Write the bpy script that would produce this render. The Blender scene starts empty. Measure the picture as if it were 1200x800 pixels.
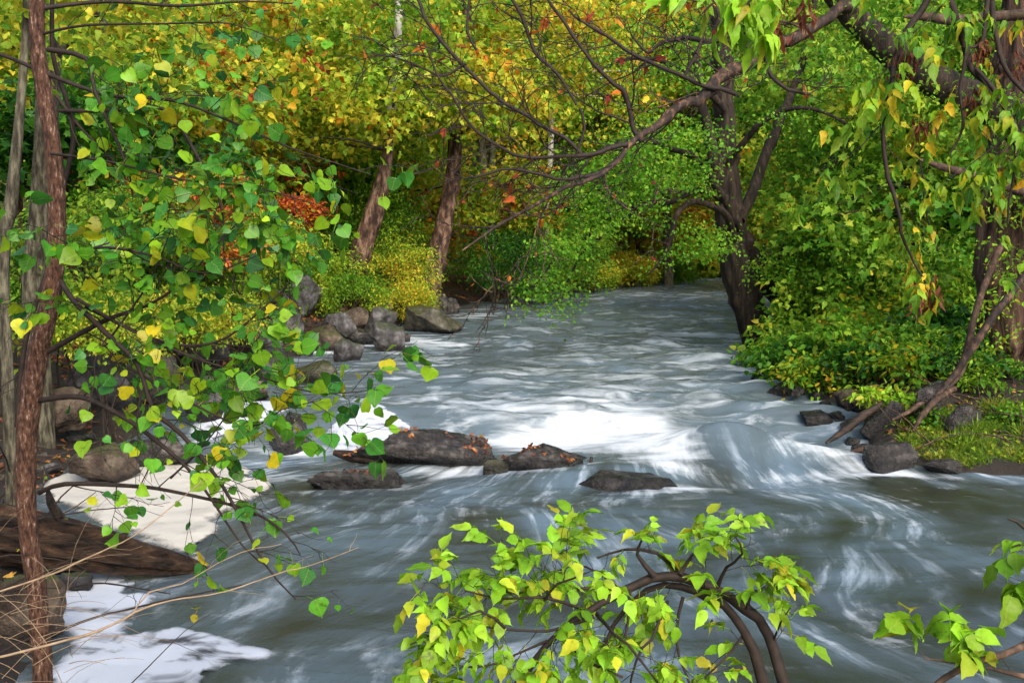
import bpy, bmesh, math, random
import numpy as np
from mathutils import Vector, noise as mnoise
from mathutils.bvhtree import BVHTree

rnd = random.Random(11)
rng = np.random.default_rng(11)
SC = bpy.context.scene
COL = SC.collection
R = math.radians

# ------------------------------------------------------------------ camera
F = 1167.0; H = 2.6
PITCH = math.atan(110 / F)
cP, sP = math.cos(PITCH), math.sin(PITCH)
cam_d = bpy.data.cameras.new("camera"); cam = bpy.data.objects.new("camera", cam_d); COL.objects.link(cam)
cam_d.sensor_width = 36; cam_d.lens = F / 1200 * 36; cam_d.clip_end = 2000; cam_d.clip_start = 0.05
cam.location = (0, 0, H); cam.rotation_euler = (math.pi / 2 - PITCH, 0, 0)
SC.camera = cam

def ray(px, py):
    u = (400 - py) / F
    return Vector(((px - 600) / F, cP + u * sP, -sP + u * cP))
def A(px, py, d):
    v = ray(px, py); t = d / v.y
    return Vector((v.x * t, d, H + v.z * t))
def G(px, py, z=0.0):
    v = ray(px, py); t = (z - H) / v.z
    return Vector((v.x * t, v.y * t, z))

def smooth(t):
    t = np.clip(t, 0, 1); return t * t * (3 - 2 * t)

# ------------------------------------------------------------------ materials
def newmat(name):
    m = bpy.data.materials.new(name); m.use_nodes = True
    nt = m.node_tree; nt.nodes.clear()
    return m, nt, nt.nodes, nt.links
def N(nt, typ, **kw):
    n = nt.nodes.new(typ)
    for k, v in kw.items():
        if k.startswith('_'): setattr(n, k[1:], v)
        else: n.inputs[k.replace('__', ' ')].default_value = v
    return n
def ramp(nt, stops, interp='LINEAR'):
    n = nt.nodes.new('ShaderNodeValToRGB'); cr = n.color_ramp; cr.interpolation = interp
    while len(cr.elements) < len(stops): cr.elements.new(0.5)
    for e, (p, c) in zip(cr.elements, stops):
        e.position = p; e.color = (*c, 1)
    return n

def leaf_mat(name, cols, transl=0.35, rough=0.42, patch=0.35, pscale=0.5, spec=0.2, veins=0.0):
    """cols: list of (weight, linear colour)"""
    m, nt, ns, L = newmat(name)
    geo = N(nt, 'ShaderNodeNewGeometry')
    no = N(nt, 'ShaderNodeTexNoise', Scale=pscale, Detail=2.0)
    tc = N(nt, 'ShaderNodeTexCoord'); L.new(tc.outputs['Object'], no.inputs['Vector'])
    oi = N(nt, 'ShaderNodeObjectInfo')
    mr = N(nt, 'ShaderNodeMapRange'); mr.inputs[1].default_value = .3; mr.inputs[2].default_value = .7
    L.new(no.outputs['Fac'], mr.inputs[0])
    mx = N(nt, 'ShaderNodeMix', _data_type='FLOAT'); mx.inputs[0].default_value = patch
    L.new(geo.outputs['Random Per Island'], mx.inputs[2]); L.new(mr.outputs[0], mx.inputs[3])
    tot = sum(w for w, c in cols); acc = 0; stops = []
    for w, c in cols:
        stops.append((acc / tot + w / tot * .3, c)); acc += w
    rp = ramp(nt, stops); L.new(mx.outputs[0], rp.inputs[0])
    # small per-leaf value and vein variation
    wn = N(nt, 'ShaderNodeTexWhiteNoise', _noise_dimensions='1D'); L.new(geo.outputs['Random Per Island'], wn.inputs['W'])
    hsv = N(nt, 'ShaderNodeHueSaturation')
    mv = N(nt, 'ShaderNodeMapRange'); mv.inputs[3].default_value = .62; mv.inputs[4].default_value = 1.3
    L.new(wn.outputs['Value'], mv.inputs[0]); L.new(mv.outputs[0], hsv.inputs['Value']); L.new(rp.outputs[0], hsv.inputs['Color'])
    n2 = N(nt, 'ShaderNodeTexNoise', Scale=38.0, Detail=3.0); L.new(tc.outputs['Object'], n2.inputs['Vector'])
    mot = ramp(nt, [(.30, (.20, .12, .07)), (.37, (.75, .7, .6)), (.55, (1, 1, 1))]); L.new(n2.outputs['Fac'], mot.inputs[0])
    mm = N(nt, 'ShaderNodeMix', _data_type='RGBA', _blend_type='MULTIPLY'); mm.inputs[0].default_value = .7
    L.new(hsv.outputs[0], mm.inputs[6]); L.new(mot.outputs[0], mm.inputs[7])
    if veins:
        at = N(nt, 'ShaderNodeAttribute', _attribute_name='leafuv'); sp = N(nt, 'ShaderNodeSeparateXYZ'); L.new(at.outputs['Vector'], sp.inputs[0])
        ab = N(nt, 'ShaderNodeMath', _operation='ABSOLUTE'); L.new(sp.outputs[0], ab.inputs[0])
        mad = N(nt, 'ShaderNodeMath', _operation='MULTIPLY_ADD'); L.new(ab.outputs[0], mad.inputs[0]); mad.inputs[1].default_value = -.75; L.new(sp.outputs[1], mad.inputs[2])
        mu = N(nt, 'ShaderNodeMath', _operation='MULTIPLY'); L.new(mad.outputs[0], mu.inputs[0]); mu.inputs[1].default_value = 36.0
        sn = N(nt, 'ShaderNodeMath', _operation='SINE'); L.new(mu.outputs[0], sn.inputs[0])
        r1 = ramp(nt, [(.80, (0, 0, 0)), (1.0, (.55, .55, .55))]); L.new(sn.outputs[0], r1.inputs[0])
        r2 = ramp(nt, [(.0, (1, 1, 1)), (.035, (0, 0, 0))]); L.new(ab.outputs[0], r2.inputs[0])
        mxv = N(nt, 'ShaderNodeMath', _operation='MAXIMUM'); L.new(r1.outputs[0], mxv.inputs[0]); L.new(r2.outputs[0], mxv.inputs[1])
        mk = N(nt, 'ShaderNodeMath', _operation='MULTIPLY'); L.new(mxv.outputs[0], mk.inputs[0]); L.new(sp.outputs[2], mk.inputs[1])
        m2 = N(nt, 'ShaderNodeMath', _operation='MULTIPLY'); L.new(mk.outputs[0], m2.inputs[0]); m2.inputs[1].default_value = veins
        vc = N(nt, 'ShaderNodeMix', _data_type='RGBA'); L.new(m2.outputs[0], vc.inputs[0]); L.new(mm.outputs[2], vc.inputs[6]); vc.inputs[7].default_value = (.42, .52, .16, 1)
        mm = vc
    p = N(nt, 'ShaderNodeBsdfPrincipled', Roughness=rough); p.inputs['Specular IOR Level'].default_value = spec
    L.new(mm.outputs[2], p.inputs['Base Color'])
    tr = N(nt, 'ShaderNodeBsdfTranslucent'); L.new(mm.outputs[2], tr.inputs['Color'])
    ms = N(nt, 'ShaderNodeMixShader'); ms.inputs[0].default_value = transl
    L.new(p.outputs[0], ms.inputs[1]); L.new(tr.outputs[0], ms.inputs[2])
    o = N(nt, 'ShaderNodeOutputMaterial'); L.new(ms.outputs[0], o.inputs[0])
    return m

def surf_mat(name, stops, scale=(4, 4, 4), rough=.85, bump=.4, bscale=None, dist=.02, detail=8, moss=None, wet=None, spec=.3, lichen=None):
    m, nt, ns, L = newmat(name)
    tc = N(nt, 'ShaderNodeTexCoord'); mp = N(nt, 'ShaderNodeMapping'); mp.inputs['Scale'].default_value = scale
    L.new(tc.outputs['Object'], mp.inputs[0])
    n1 = N(nt, 'ShaderNodeTexNoise', Scale=1.0, Detail=float(detail), Roughness=.65); L.new(mp.outputs[0], n1.inputs['Vector'])
    rp = ramp(nt, stops); L.new(n1.outputs['Fac'], rp.inputs[0])
    colr = rp.outputs[0]
    if lichen:
        n3 = N(nt, 'ShaderNodeTexVoronoi', Scale=lichen[1]); L.new(mp.outputs[0], n3.inputs['Vector'])
        r3 = ramp(nt, [(.12, (1, 1, 1)), (.3, (0, 0, 0))]); L.new(n3.outputs['Distance'], r3.inputs[0])
        mx = N(nt, 'ShaderNodeMix', _data_type='RGBA'); L.new(r3.outputs[0], mx.inputs[0]); L.new(colr, mx.inputs[6]); mx.inputs[7].default_value = (*lichen[0], 1)
        colr = mx.outputs[2]
    if moss:
        geo = N(nt, 'ShaderNodeNewGeometry'); sx = N(nt, 'ShaderNodeSeparateXYZ'); L.new(geo.outputs['Normal'], sx.inputs[0])
        n4 = N(nt, 'ShaderNodeTexNoise', Scale=3.0, Detail=6.0); L.new(tc.outputs['Object'], n4.inputs['Vector'])
        ad = N(nt, 'ShaderNodeMath', _operation='ADD'); L.new(sx.outputs[2], ad.inputs[0]); L.new(n4.outputs['Fac'], ad.inputs[1])
        r4 = ramp(nt, [(.0, (0, 0, 0)), (1, (1, 1, 1))]); mr = N(nt, 'ShaderNodeMapRange'); mr.inputs[1].default_value = 1.0; mr.inputs[2].default_value = 1.5
        L.new(ad.outputs[0], mr.inputs[0])
        mx = N(nt, 'ShaderNodeMix', _data_type='RGBA'); L.new(mr.outputs[0], mx.inputs[0]); L.new(colr, mx.inputs[6]); mx.inputs[7].default_value = (*moss, 1)
        colr = mx.outputs[2]
    wl = None
    if 'rock' in name:
        at = N(nt, 'ShaderNodeAttribute', _attribute_name='waterline', _attribute_type='OBJECT'); gp = N(nt, 'ShaderNodeNewGeometry'); sz = N(nt, 'ShaderNodeSeparateXYZ'); L.new(gp.outputs['Position'], sz.inputs[0])
        sb = N(nt, 'ShaderNodeMath', _operation='SUBTRACT'); L.new(sz.outputs[2], sb.inputs[0]); L.new(at.outputs['Fac'], sb.inputs[1])
        nw = N(nt, 'ShaderNodeTexNoise', Scale=6.0, Detail=5.0); L.new(tc.outputs['Object'], nw.inputs['Vector'])
        mw = N(nt, 'ShaderNodeMath', _operation='MULTIPLY_ADD'); L.new(nw.outputs['Fac'], mw.inputs[0]); mw.inputs[1].default_value = -.16; L.new(sb.outputs[0], mw.inputs[2])
        wl = N(nt, 'ShaderNodeMapRange'); wl.inputs[1].default_value = .0; wl.inputs[2].default_value = .05; wl.inputs[3].default_value = .3; wl.inputs[4].default_value = 1.0; L.new(mw.outputs[0], wl.inputs[0])
        cw = N(nt, 'ShaderNodeMix', _data_type='RGBA', _blend_type='MULTIPLY'); cw.inputs[0].default_value = 1.0; L.new(colr, cw.inputs[6]); L.new(wl.outputs[0], cw.inputs[7]); colr = cw.outputs[2]
    p = N(nt, 'ShaderNodeBsdfPrincipled', Roughness=rough); p.inputs['Specular IOR Level'].default_value = spec
    L.new(colr, p.inputs['Base Color'])
    mp2 = N(nt, 'ShaderNodeMapping'); mp2.inputs['Scale'].default_value = bscale or tuple(s * 3 for s in scale)
    L.new(tc.outputs['Object'], mp2.inputs[0])
    n2 = N(nt, 'ShaderNodeTexNoise', Scale=1.0, Detail=8.0, Roughness=.7); L.new(mp2.outputs[0], n2.inputs['Vector'])
    b = N(nt, 'ShaderNodeBump', Strength=bump, Distance=dist); L.new(n2.outputs['Fac'], b.inputs['Height']); L.new(b.outputs[0], p.inputs['Normal'])
    if wet:
        rr = ramp(nt, [(.4, (wet,) * 3), (.65, (rough,) * 3)]); L.new(n2.outputs['Fac'], rr.inputs[0]); L.new(rr.outputs[0], p.inputs['Roughness'])
    o = N(nt, 'ShaderNodeOutputMaterial'); L.new(p.outputs[0], o.inputs[0])
    return m

# leaf palettes
GD = (.022, .09, .014); GM = (.05, .19, .014); GL = (.14, .34, .025); YG = (.36, .53, .045); YE = (.72, .61, .055); OR = (.60, .20, .015); RD = (.38, .05, .03); BR = (.16, .055, .025)
M = {}
M['poplar'] = leaf_mat('poplar_leaf', [(2.5, (.02, .14, .036)), (5, (.045, .21, .02)), (6, (.10, .31, .015)), (2.5, (.24, .42, .012)), (1.5, (.60, .46, .015))], .38, .38, .15, 2.0, .25, .28)
M['maplegreen'] = leaf_mat('box_elder_leaf', [(2, (.13, .34, .014)), (6, (.22, .47, .018)), (4, (.31, .54, .03)), (.7, (.52, .42, .02)), (.3, (.5, .22, .02))], .42, .42, .2, 3.0, .22, .25)
M['hanging'] = leaf_mat('hanging_leaf', [(3, (.06, .20, .015)), (5, (.13, .33, .015)), (3, (.26, .42, .015)), (2, (.62, .44, .02)), (.6, (.6, .26, .02))], .48, .45, .3, 2.0, .2, .25)
M['willow'] = leaf_mat('willow_leaf', [(2, (.045, .17, .015)), (6, (.11, .32, .02)), (7, (.19, .43, .03)), (2, (.36, .48, .04))], .5, .5, .4, .6)
M['yellowgreen'] = leaf_mat('yellow_green_leaf', [(3, GM), (6, GL), (9, YG), (5, YE), (.9, OR)], .55, .5, .5, .45)
M['green'] = leaf_mat('green_leaf', [(1.5, GD), (5, GM), (8, GL), (5, YG), (1.2, YE)], .5, .5, .5, .7)
M['autumn'] = leaf_mat('autumn_leaf', [(2, GM), (4, GL), (7, YG), (7, YE), (3, OR), (1.2, RD)], .55, .5, .5, .45)
M['darkgreen'] = leaf_mat('dark_green_leaf', [(3, (.015, .06, .012)), (6, GD), (5, GM), (3, GL)], .4, .45, .4, .8)
M['rust'] = leaf_mat('rust_leaf', [(3, YE), (5, OR), (4, RD), (3, BR)], .4, .55, .4, .9)
M['redbush'] = leaf_mat('red_leaf', [(2, (.45, .08, .05)), (3, (.58, .17, .09)), (3, OR), (4, GL), (3, YG)], .4, .5, .4, .9)
M['litter'] = leaf_mat('litter_leaf', [(6, (.07, .03, .018)), (5, (.20, .065, .025)), (4, (.34, .12, .035)), (1.6, (.42, .24, .05)), (1, (.25, .28, .05))], .15, .6, .3, 3.0, .4)
M['samara'] = leaf_mat('seed_cluster', [(4, (.10, .03, .018)), (4, (.18, .06, .03))], .25, .6)
M['grass'] = leaf_mat('grass_blade', [(3, (.06, .17, .015)), (5, (.13, .26, .02)), (4, (.23, .32, .03)), (1.5, (.34, .27, .08))], .35, .5, .5, 1.5)
M['drystem'] = surf_mat('dry_stem', [(.3, (.17, .115, .07)), (.7, (.34, .25, .16))], (20, 20, 20), .7, .2)
M['twig'] = surf_mat('dark_twig', [(.3, (.010, .007, .006)), (.7, (.034, .022, .017))], (30, 30, 30), .75, .4, dist=.004)
M['poplarbark'] = surf_mat('poplar_bark', [(.38, (.02, .009, .006)), (.5, (.085, .038, .022)), (.60, (.11, .058, .04)), (.68, (.30, .21, .16))], (95, 95, 30), .8, 1.0, (160, 160, 50), .012, detail=3)
M['willowbark'] = surf_mat('willow_bark', [(.38, (.008, .006, .005)), (.55, (.032, .022, .016)), (.7, (.085, .062, .042))], (9, 9, 1.6), .85, 1.0, (16, 16, 2.5), .06)
M['limb'] = surf_mat('limb_bark', [(.38, (.010, .007, .006)), (.52, (.035, .022, .017)), (.64, (.16, .085, .05))], (12, 12, 6), .7, .8, (25, 25, 12), .02)
M['flakybark'] = surf_mat('flaky_brown_bark', [(.40, (.018, .009, .007)), (.5, (.075, .04, .026)), (.6, (.20, .125, .09))], (7, 7, 2.5), .85, .9, (14, 14, 5), .04)
M['whitebark'] = surf_mat('pale_mottled_bark', [(.40, (.12, .10, .08)), (.47, (.26, .245, .22)), (.62, (.44, .42, .39))], (5, 5, 2), .75, .4, (10, 10, 4), .02)
M['greybark'] = surf_mat('grey_bark', [(.40, (.022, .018, .012)), (.52, (.075, .068, .045)), (.62, (.15, .14, .095))], (22, 22, 5), .85, 1.0, (60, 60, 14), .02)
M['stripbark'] = surf_mat('stripy_bark', [(.38, (.022, .013, .01)), (.52, (.09, .05, .035)), (.7, (.20, .125, .09))], (16, 16, .9), .85, 1.0, (30, 30, 1.6), .05)
M['logwood'] = surf_mat('split_log_wood', [(.36, (.006, .004, .003)), (.5, (.035, .02, .012)), (.6, (.075, .043, .025)), (.7, (.19, .115, .065))], (1.2, 10, 10), .7, 1.0, (2.2, 26, 26), .08, wet=.35)
M['wetwood'] = surf_mat('wet_wood', [(.36, (.008, .006, .005)), (.64, (.05, .03, .02))], (4, 18, 18), .5, .8, dist=.02, wet=.25)
M['brownwood'] = surf_mat('bare_brown_wood', [(.36, (.018, .011, .008)), (.52, (.06, .036, .024)), (.66, (.15, .095, .065))], (14, 14, 8), .8, .6, dist=.01)
M['rockgrey'] = surf_mat('grey_rock', [(.36, (.022, .021, .022)), (.52, (.075, .072, .073)), (.66, (.19, .18, .185))], (4, 4, 4), .75, 1.0, (11, 11, 11), .07, moss=(.045, .06, .02))
M['rockbrown'] = surf_mat('brown_rock', [(.36, (.022, .015, .011)), (.52, (.075, .054, .04)), (.66, (.17, .135, .10))], (4, 4, 4), .7, 1.0, (11, 11, 11), .07, moss=(.06, .07, .02), wet=.35)
M['rockwet'] = surf_mat('wet_dark_rock', [(.36, (.007, .006, .006)), (.52, (.035, .03, .027)), (.64, (.13, .115, .105))], (6, 6, 6), .5, 1.0, (14, 14, 14), .06, wet=.16, spec=.5)
M['rockmoss'] = surf_mat('mossy_rock', [(.36, (.018, .018, .013)), (.54, (.065, .06, .044)), (.68, (.15, .14, .115))], (4, 4, 4), .6, .9, (11, 11, 11), .06, moss=(.045, .05, .018), wet=.2)

# ------------------------------------------------------------------ mesh accumulator
class Acc:
    def __init__(s): s.uv = []; s.v = []; s.lv = []; s.lt = []; s.mi = []; s.n = 0
    def add(s, verts, loopv, lt, mi=0, uv=None):
        verts = np.asarray(verts, dtype=np.float32).reshape(-1, 3)
        s.uv.append(np.zeros_like(verts) if uv is None else uv.astype(np.float32)); s.v.append(verts); s.lv.append(np.asarray(loopv, dtype=np.int32).ravel() + s.n)
        lt = np.asarray(lt, dtype=np.int32).ravel(); s.lt.append(lt); s.mi.append(np.full(len(lt), mi, dtype=np.int32)); s.n += len(verts)
    def mesh(s, name, mats, smooth_=True):
        me = bpy.data.meshes.new(name)
        v = np.concatenate(s.v); lv = np.concatenate(s.lv); lt = np.concatenate(s.lt); mi = np.concatenate(s.mi)
        me.vertices.add(len(v)); me.vertices.foreach_set('co', v.ravel())
        me.loops.add(len(lv)); me.loops.foreach_set('vertex_index', lv)
        me.polygons.add(len(lt)); ls = np.concatenate([[0], np.cumsum(lt)[:-1]]).astype(np.int32)
        me.polygons.foreach_set('loop_start', ls)
        try: me.polygons.foreach_set('loop_total', lt)
        except Exception: pass
        me.polygons.foreach_set('material_index', mi)
        me.polygons.foreach_set('use_smooth', np.full(len(lt), smooth_))
        for m in (mats if isinstance(mats, (list, tuple)) else [mats]): me.materials.append(m)
        me.update(calc_edges=True); me.validate()
        uv = np.concatenate(s.uv)
        if uv.any() and len(me.vertices) == len(uv): me.attributes.new('leafuv', 'FLOAT_VECTOR', 'POINT').data.foreach_set('vector', uv.ravel())
        return me
    def build(s, name, mats, parent=None, smooth_=True):
        if s.n == 0: return None
        o = bpy.data.objects.new(name, s.mesh(name, mats, smooth_)); COL.objects.link(o)
        if parent is not None:
            o.parent = parent
            o.matrix_parent_inverse = parent.matrix_world.inverted()
        return o

def tag(o, label, cat, group=None):
    o['label'] = label; o['category'] = cat
    if group: o['group'] = group
    return o
def stuff(o, label=None):
    o['kind'] = 'stuff'
    if label: o['label'] = label
    return o
def structure(o): o['kind'] = 'structure'; return o
def thing(name, label, cat, loc=(0, 0, 0), group=None):
    o = bpy.data.objects.new(name, None); COL.objects.link(o); o.location = loc; o.empty_display_size = .2
    o.matrix_world.translation = Vector(loc)
    return tag(o, label, cat, group)

def resample(pts, step):
    """pts: list of (Vector, radius) -> dense Catmull-Rom list"""
    out = []
    n = len(pts)
    for i in range(n - 1):
        p0 = pts[max(i - 1, 0)][0]; p1, r1 = pts[i]; p2, r2 = pts[i + 1]; p3 = pts[min(i + 2, n - 1)][0]
        k = max(2, int((p2 - p1).length / step))
        for j in range(k):
            t = j / k
            q = 0.5 * ((2 * p1) + (p2 - p0) * t + (2 * p0 - 5 * p1 + 4 * p2 - p3) * t * t + (3 * p1 - p0 - 3 * p2 + p3) * t ** 3)
            out.append((q, r1 + (r2 - r1) * t))
    out.append(pts[-1])
    return out

def tube(acc, path, segs=8, rough=0.0, freq=3.0, mi=0, groove=0.0, gn=2.5):
    P = np.array([p[:] for p, r in path]); Rr = np.array([r for p, r in path]); n = len(P)
    if n < 2: return
    T = np.gradient(P, axis=0); T /= np.linalg.norm(T, axis=1)[:, None] + 1e-9
    up = np.array([0.31, 0.9, 0.2]) if abs(T[0][2]) > .7 else np.array([0.05, 0.1, 1.0])
    s = np.cross(T[0], up); s /= np.linalg.norm(s)
    S = np.zeros_like(P)
    for i in range(n):
        s = s - T[i] * np.dot(s, T[i]); s /= np.linalg.norm(s) + 1e-9; S[i] = s
    B = np.cross(T, S)
    a = np.arange(segs) / segs * 2 * np.pi
    V = P[:, None, :] + Rr[:, None, None] * (S[:, None, :] * np.cos(a)[None, :, None] + B[:, None, :] * np.sin(a)[None, :, None])
    if rough > 0:
        for i in range(n):
            for j in range(segs):
                q = Vector(V[i, j]) * freq
                k = mnoise.fractal(Vector((q.x, q.y, q.z * .45)), 1.0, 2.0, 3)
                V[i, j] = P[i] + (V[i, j] - P[i]) * (1 + rough * k)
    if groove > 0:
        cl = np.concatenate([[0], np.cumsum(np.linalg.norm(np.diff(P, axis=0), axis=1))])
        for i in range(n):
            for j in range(segs):
                k = mnoise.fractal(Vector((math.cos(a[j]) * gn, math.sin(a[j]) * gn, cl[i] * .8 + P[0][0])), .9, 2.2, 4)
                V[i, j] = P[i] + (V[i, j] - P[i]) * (1 + groove * (k - .4 * abs(k)))
    V = V.reshape(-1, 3)
    i = np.arange(n - 1)[:, None] * segs; j = np.arange(segs)[None, :]; j2 = (j + 1) % segs
    q = np.stack([i + j, i + j2, i + segs + j2, i + segs + j], -1).reshape(-1, 4)
    acc.add(V, q, np.full(len(q), 4), mi)
    # end cap
    acc.add(V[-segs:], np.arange(segs), [segs], mi)
    acc.add(V[:segs], np.arange(segs)[::-1], [segs], mi)

def kink(path, amp, every=4):
    out = []; off = Vector((0, 0, 0)); tgt = Vector((0, 0, 0))
    for i, (p, r) in enumerate(path):
        if i % every == 0: tgt = Vector((rnd.gauss(0, 1), rnd.gauss(0, 1), rnd.gauss(0, 1))) * amp
        off = off.lerp(tgt, .55)
        sw = 1 + (.28 if i % (every * 2) == 0 else 0) * rnd.random()
        out.append((p + off, r * sw))
    return out
def pxpath(lst):
    """list of (px,py,depth,width_px) -> [(Vector,radius)]"""
    return [(A(x, y, d), max(w, .3) * d / F / 2) for x, y, d, w in lst]

# ------------------------------------------------------------------ leaves
def tmpl(outline, fold=.12, curl=.12, fan=True):
    """outline: half outline points (x,y) from base to tip -> folded leaf: two strips of faces about the midrib"""
    h = outline; k = len(h)
    v = []; loops = []; lt = []
    # midrib verts
    for x, y in h: v.append((0, y, -curl * y * y))
    for sgn in (1, -1):
        o = len(v)
        for x, y in h[1:-1]: v.append((sgn * x, y, fold * x - curl * y * y))
        for i in range(k - 1):
            a, b = i, i + 1
            ea = None if i == 0 else o + i - 1
            eb = None if i == k - 2 else o + i
            f = [a, b] + ([eb] if eb is not None else []) + ([ea] if ea is not None else [])
            if sgn > 0: f = f[::-1]
            loops += f; lt.append(len(f))
    return np.array(v, dtype=np.float32), np.array(loops), np.array(lt)
T_HEART = tmpl([(0, 0), (.26, -.07), (.46, .04), (.56, .24), (.52, .44), (.36, .66), (.17, .84), (.06, .93), (0, 1.02)], .10, .10)
T_OVATE = tmpl([(0, 0), (.20, .08), (.33, .26), (.36, .42), (.30, .56), (.27, .68), (.14, .84), (.05, .97), (0, 1.08)], .22, .22)
T_LANCE = tmpl([(0, 0), (.16, .10), (.25, .26), (.27, .40), (.21, .52), (.20, .64), (.11, .82), (.04, .97), (0, 1.12)], .22, .25)
T_MID = tmpl([(0, 0), (.19, .08), (.31, .26), (.33, .40), (.26, .54), (.25, .65), (.12, .84), (.04, .97), (0, 1.1)], .2, .15)
T_SMALL = tmpl([(0, 0), (.26, .35), (.20, .7), (0, 1.0)], .25, .2)
T_THIN = tmpl([(0, 0), (.12, .3), (.10, .65), (0, 1.0)], .2, .25)
T_Q = (np.array([(0, 0, 0), (.36, .28, .07), (.27, .72, .0), (0, 1, -.12), (-.27, .72, .0), (-.36, .28, .07)], dtype=np.float32), np.array([0, 1, 2, 3, 0, 3, 4, 5]), np.array([4, 4]))
T_BLADE = tmpl([(0, 0), (.03, .3), (.02, .7), (0, 1.0)], .2, .4)
T_MAPLE = tmpl([(0, 0), (.34, -.04), (.26, .16), (.52, .40), (.24, .46), (.22, .66), (0, 1.0)], .18, .15)

def leaves(acc, tp, pos, axis, normal, size, mi=0):
    pos = np.asarray(pos, dtype=np.float32).reshape(-1, 3); n = len(pos)
    if n == 0: return
    axis = np.asarray(axis, dtype=np.float32).reshape(-1, 3); normal = np.asarray(normal, dtype=np.float32).reshape(-1, 3)
    axis = axis / (np.linalg.norm(axis, axis=1)[:, None] + 1e-9)
    side = np.cross(axis, normal); side /= np.linalg.norm(side, axis=1)[:, None] + 1e-9
    nor = np.cross(side, axis)
    size = np.broadcast_to(np.asarray(size, dtype=np.float32), (n,))
    tv, tl, tt = tp; k = len(tv)
    asp = rng.uniform(.85, 1.15, n).astype(np.float32)
    cu = rng.uniform(-.4, 3.0, n).astype(np.float32)
    V = pos[:, None, :] + size[:, None, None] * (tv[None, :, 0, None] * asp[:, None, None] * side[:, None, :] + tv[None, :, 1, None] * axis[:, None, :] + tv[None, :, 2, None] * cu[:, None, None] * nor[:, None, :])
    if k > 6: V = V + (rng.normal(0, .022, V.shape) * size[:, None, None] * (np.arange(k) > 0)[None, :, None]).astype(np.float32)
    lv = (tl[None, :] + (np.arange(n) * k)[:, None]).ravel()
    acc.add(V.reshape(-1, 3), lv, np.tile(tt, n), mi, np.tile(np.c_[tv[:, :2], np.ones(k)], (n, 1)) if len(tv) > 6 else None)

def rdir(n): 
    v = rng.normal(size=(n, 3)); return v / np.linalg.norm(v, axis=1)[:, None]

def cloud(acc, tp, centers, per, radius, flat, size, droop=.35, jitter=.7, mi=0, out=None):
    """sprays: every center carries `per` leaves spread over a flattened disc, leaf faces mostly up and outward"""
    c = np.asarray(centers, dtype=np.float32).reshape(-1, 3); n = len(c)
    if n == 0: return
    rad = np.broadcast_to(np.asarray(radius, dtype=np.float32), (n,))
    tilt = rng.normal(0, .35, (n, 3)); tilt[:, 2] = 1; tilt /= np.linalg.norm(tilt, axis=1)[:, None]
    if out is not None:
        tilt = tilt + np.asarray(out) * .6; tilt /= np.linalg.norm(tilt, axis=1)[:, None]
    tilt = np.repeat(tilt, per, 0)
    off = rng.normal(0, .5, (n * per, 3)) * np.repeat(rad, per)[:, None]
    off = off - tilt * (np.sum(off * tilt, 1) * (1 - flat))[:, None]
    pos = np.repeat(c, per, 0) + off
    ax = off / (np.linalg.norm(off, axis=1)[:, None] + 1e-6) + rng.normal(0, .6, off.shape); ax[:, 2] -= droop
    nr = tilt + rng.normal(0, jitter, off.shape)
    leaves(acc, tp, pos, ax, nr, size * rng.uniform(.6, 1.25, len(pos)), mi)

def crown_centers(n, c, r, thr=.0, freq=.6, shell=.45, seed=0):
    out = []; tries = 0
    while len(out) < n and tries < n * 30:
        tries += 1
        v = Vector((rnd.gauss(0, 1), rnd.gauss(0, 1), rnd.gauss(0, 1))).normalized() * (rnd.uniform(shell ** 3, 1) ** (1 / 3))
        p = Vector((c[0] + v.x * r[0], c[1] + v.y * r[1], c[2] + v.z * r[2]))
        if mnoise.noise(p * freq + Vector((seed, seed, 0))) < thr - .1: continue
        out.append(p)
    return out
def tz(x, y): return float(terrain_z(np.array([x]), np.array([y]), False)[0])

def grow(acc, path, levels, dens, length, sites, ang=(35, 65), bias=(0, 0, 0), t0=.2, segs=4, leafstep=.1, rk=.5, mi=0, rmin=.0012, curve=.25, slim=.011):
    L = 0; cum = [0]
    for a, b in zip(path[:-1], path[1:]):
        L += (b[0] - a[0]).length; cum.append(L)
    n = max(1, int(L * dens + rnd.random()))
    for c in range(n):
        t = t0 + (1 - t0) * (c + rnd.random()) / n
        s = t * L; i = min(max(np.searchsorted(cum, s) - 1, 0), len(path) - 2)
        p = path[i][0].lerp(path[i + 1][0], (s - cum[i]) / max(cum[i + 1] - cum[i], 1e-6))
        r = path[i][1]
        tg = (path[i + 1][0] - path[i][0]).normalized()
        pr = Vector((rnd.gauss(0, 1), rnd.gauss(0, 1), rnd.gauss(0, 1)))
        pr = (pr - tg * pr.dot(tg)).normalized()
        an = R(rnd.uniform(*ang))
        d = (tg * math.cos(an) + pr * math.sin(an) + Vector(bias)).normalized()
        ln = length * rnd.uniform(.5, 1.2) * (1.1 - .5 * t)
        r0 = max(min(r * rk, ln * slim), rmin)
        k = 6; sub = [(p, r0)]; q = p.copy()
        for j in range(k):
            d = (d + Vector((rnd.gauss(0, curve), rnd.gauss(0, curve), rnd.gauss(0, curve))) * .7 + Vector(bias) * .25).normalized()
            q = q + d * ln / k
            sub.append((q.copy(), max(r0 * (1 - .75 * (j + 1) / k), rmin * .6)))
        tube(acc, sub, segs, mi=mi)
        if levels > 1:
            grow(acc, sub, levels - 1, dens * 1.6, length * .5, sites, ang, bias, .25, max(3, segs - 1), leafstep, rk, mi, rmin, curve, slim)
        m = max(1, int(ln / leafstep))
        for j in range(m):
            tt = (j + rnd.random()) / m * .8 + .2
            i2 = min(int(tt * k), k - 1)
            pp = sub[i2][0].lerp(sub[i2 + 1][0], tt * k - i2)
            sites.append((pp, (sub[i2 + 1][0] - sub[i2][0]).normalized()))

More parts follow.
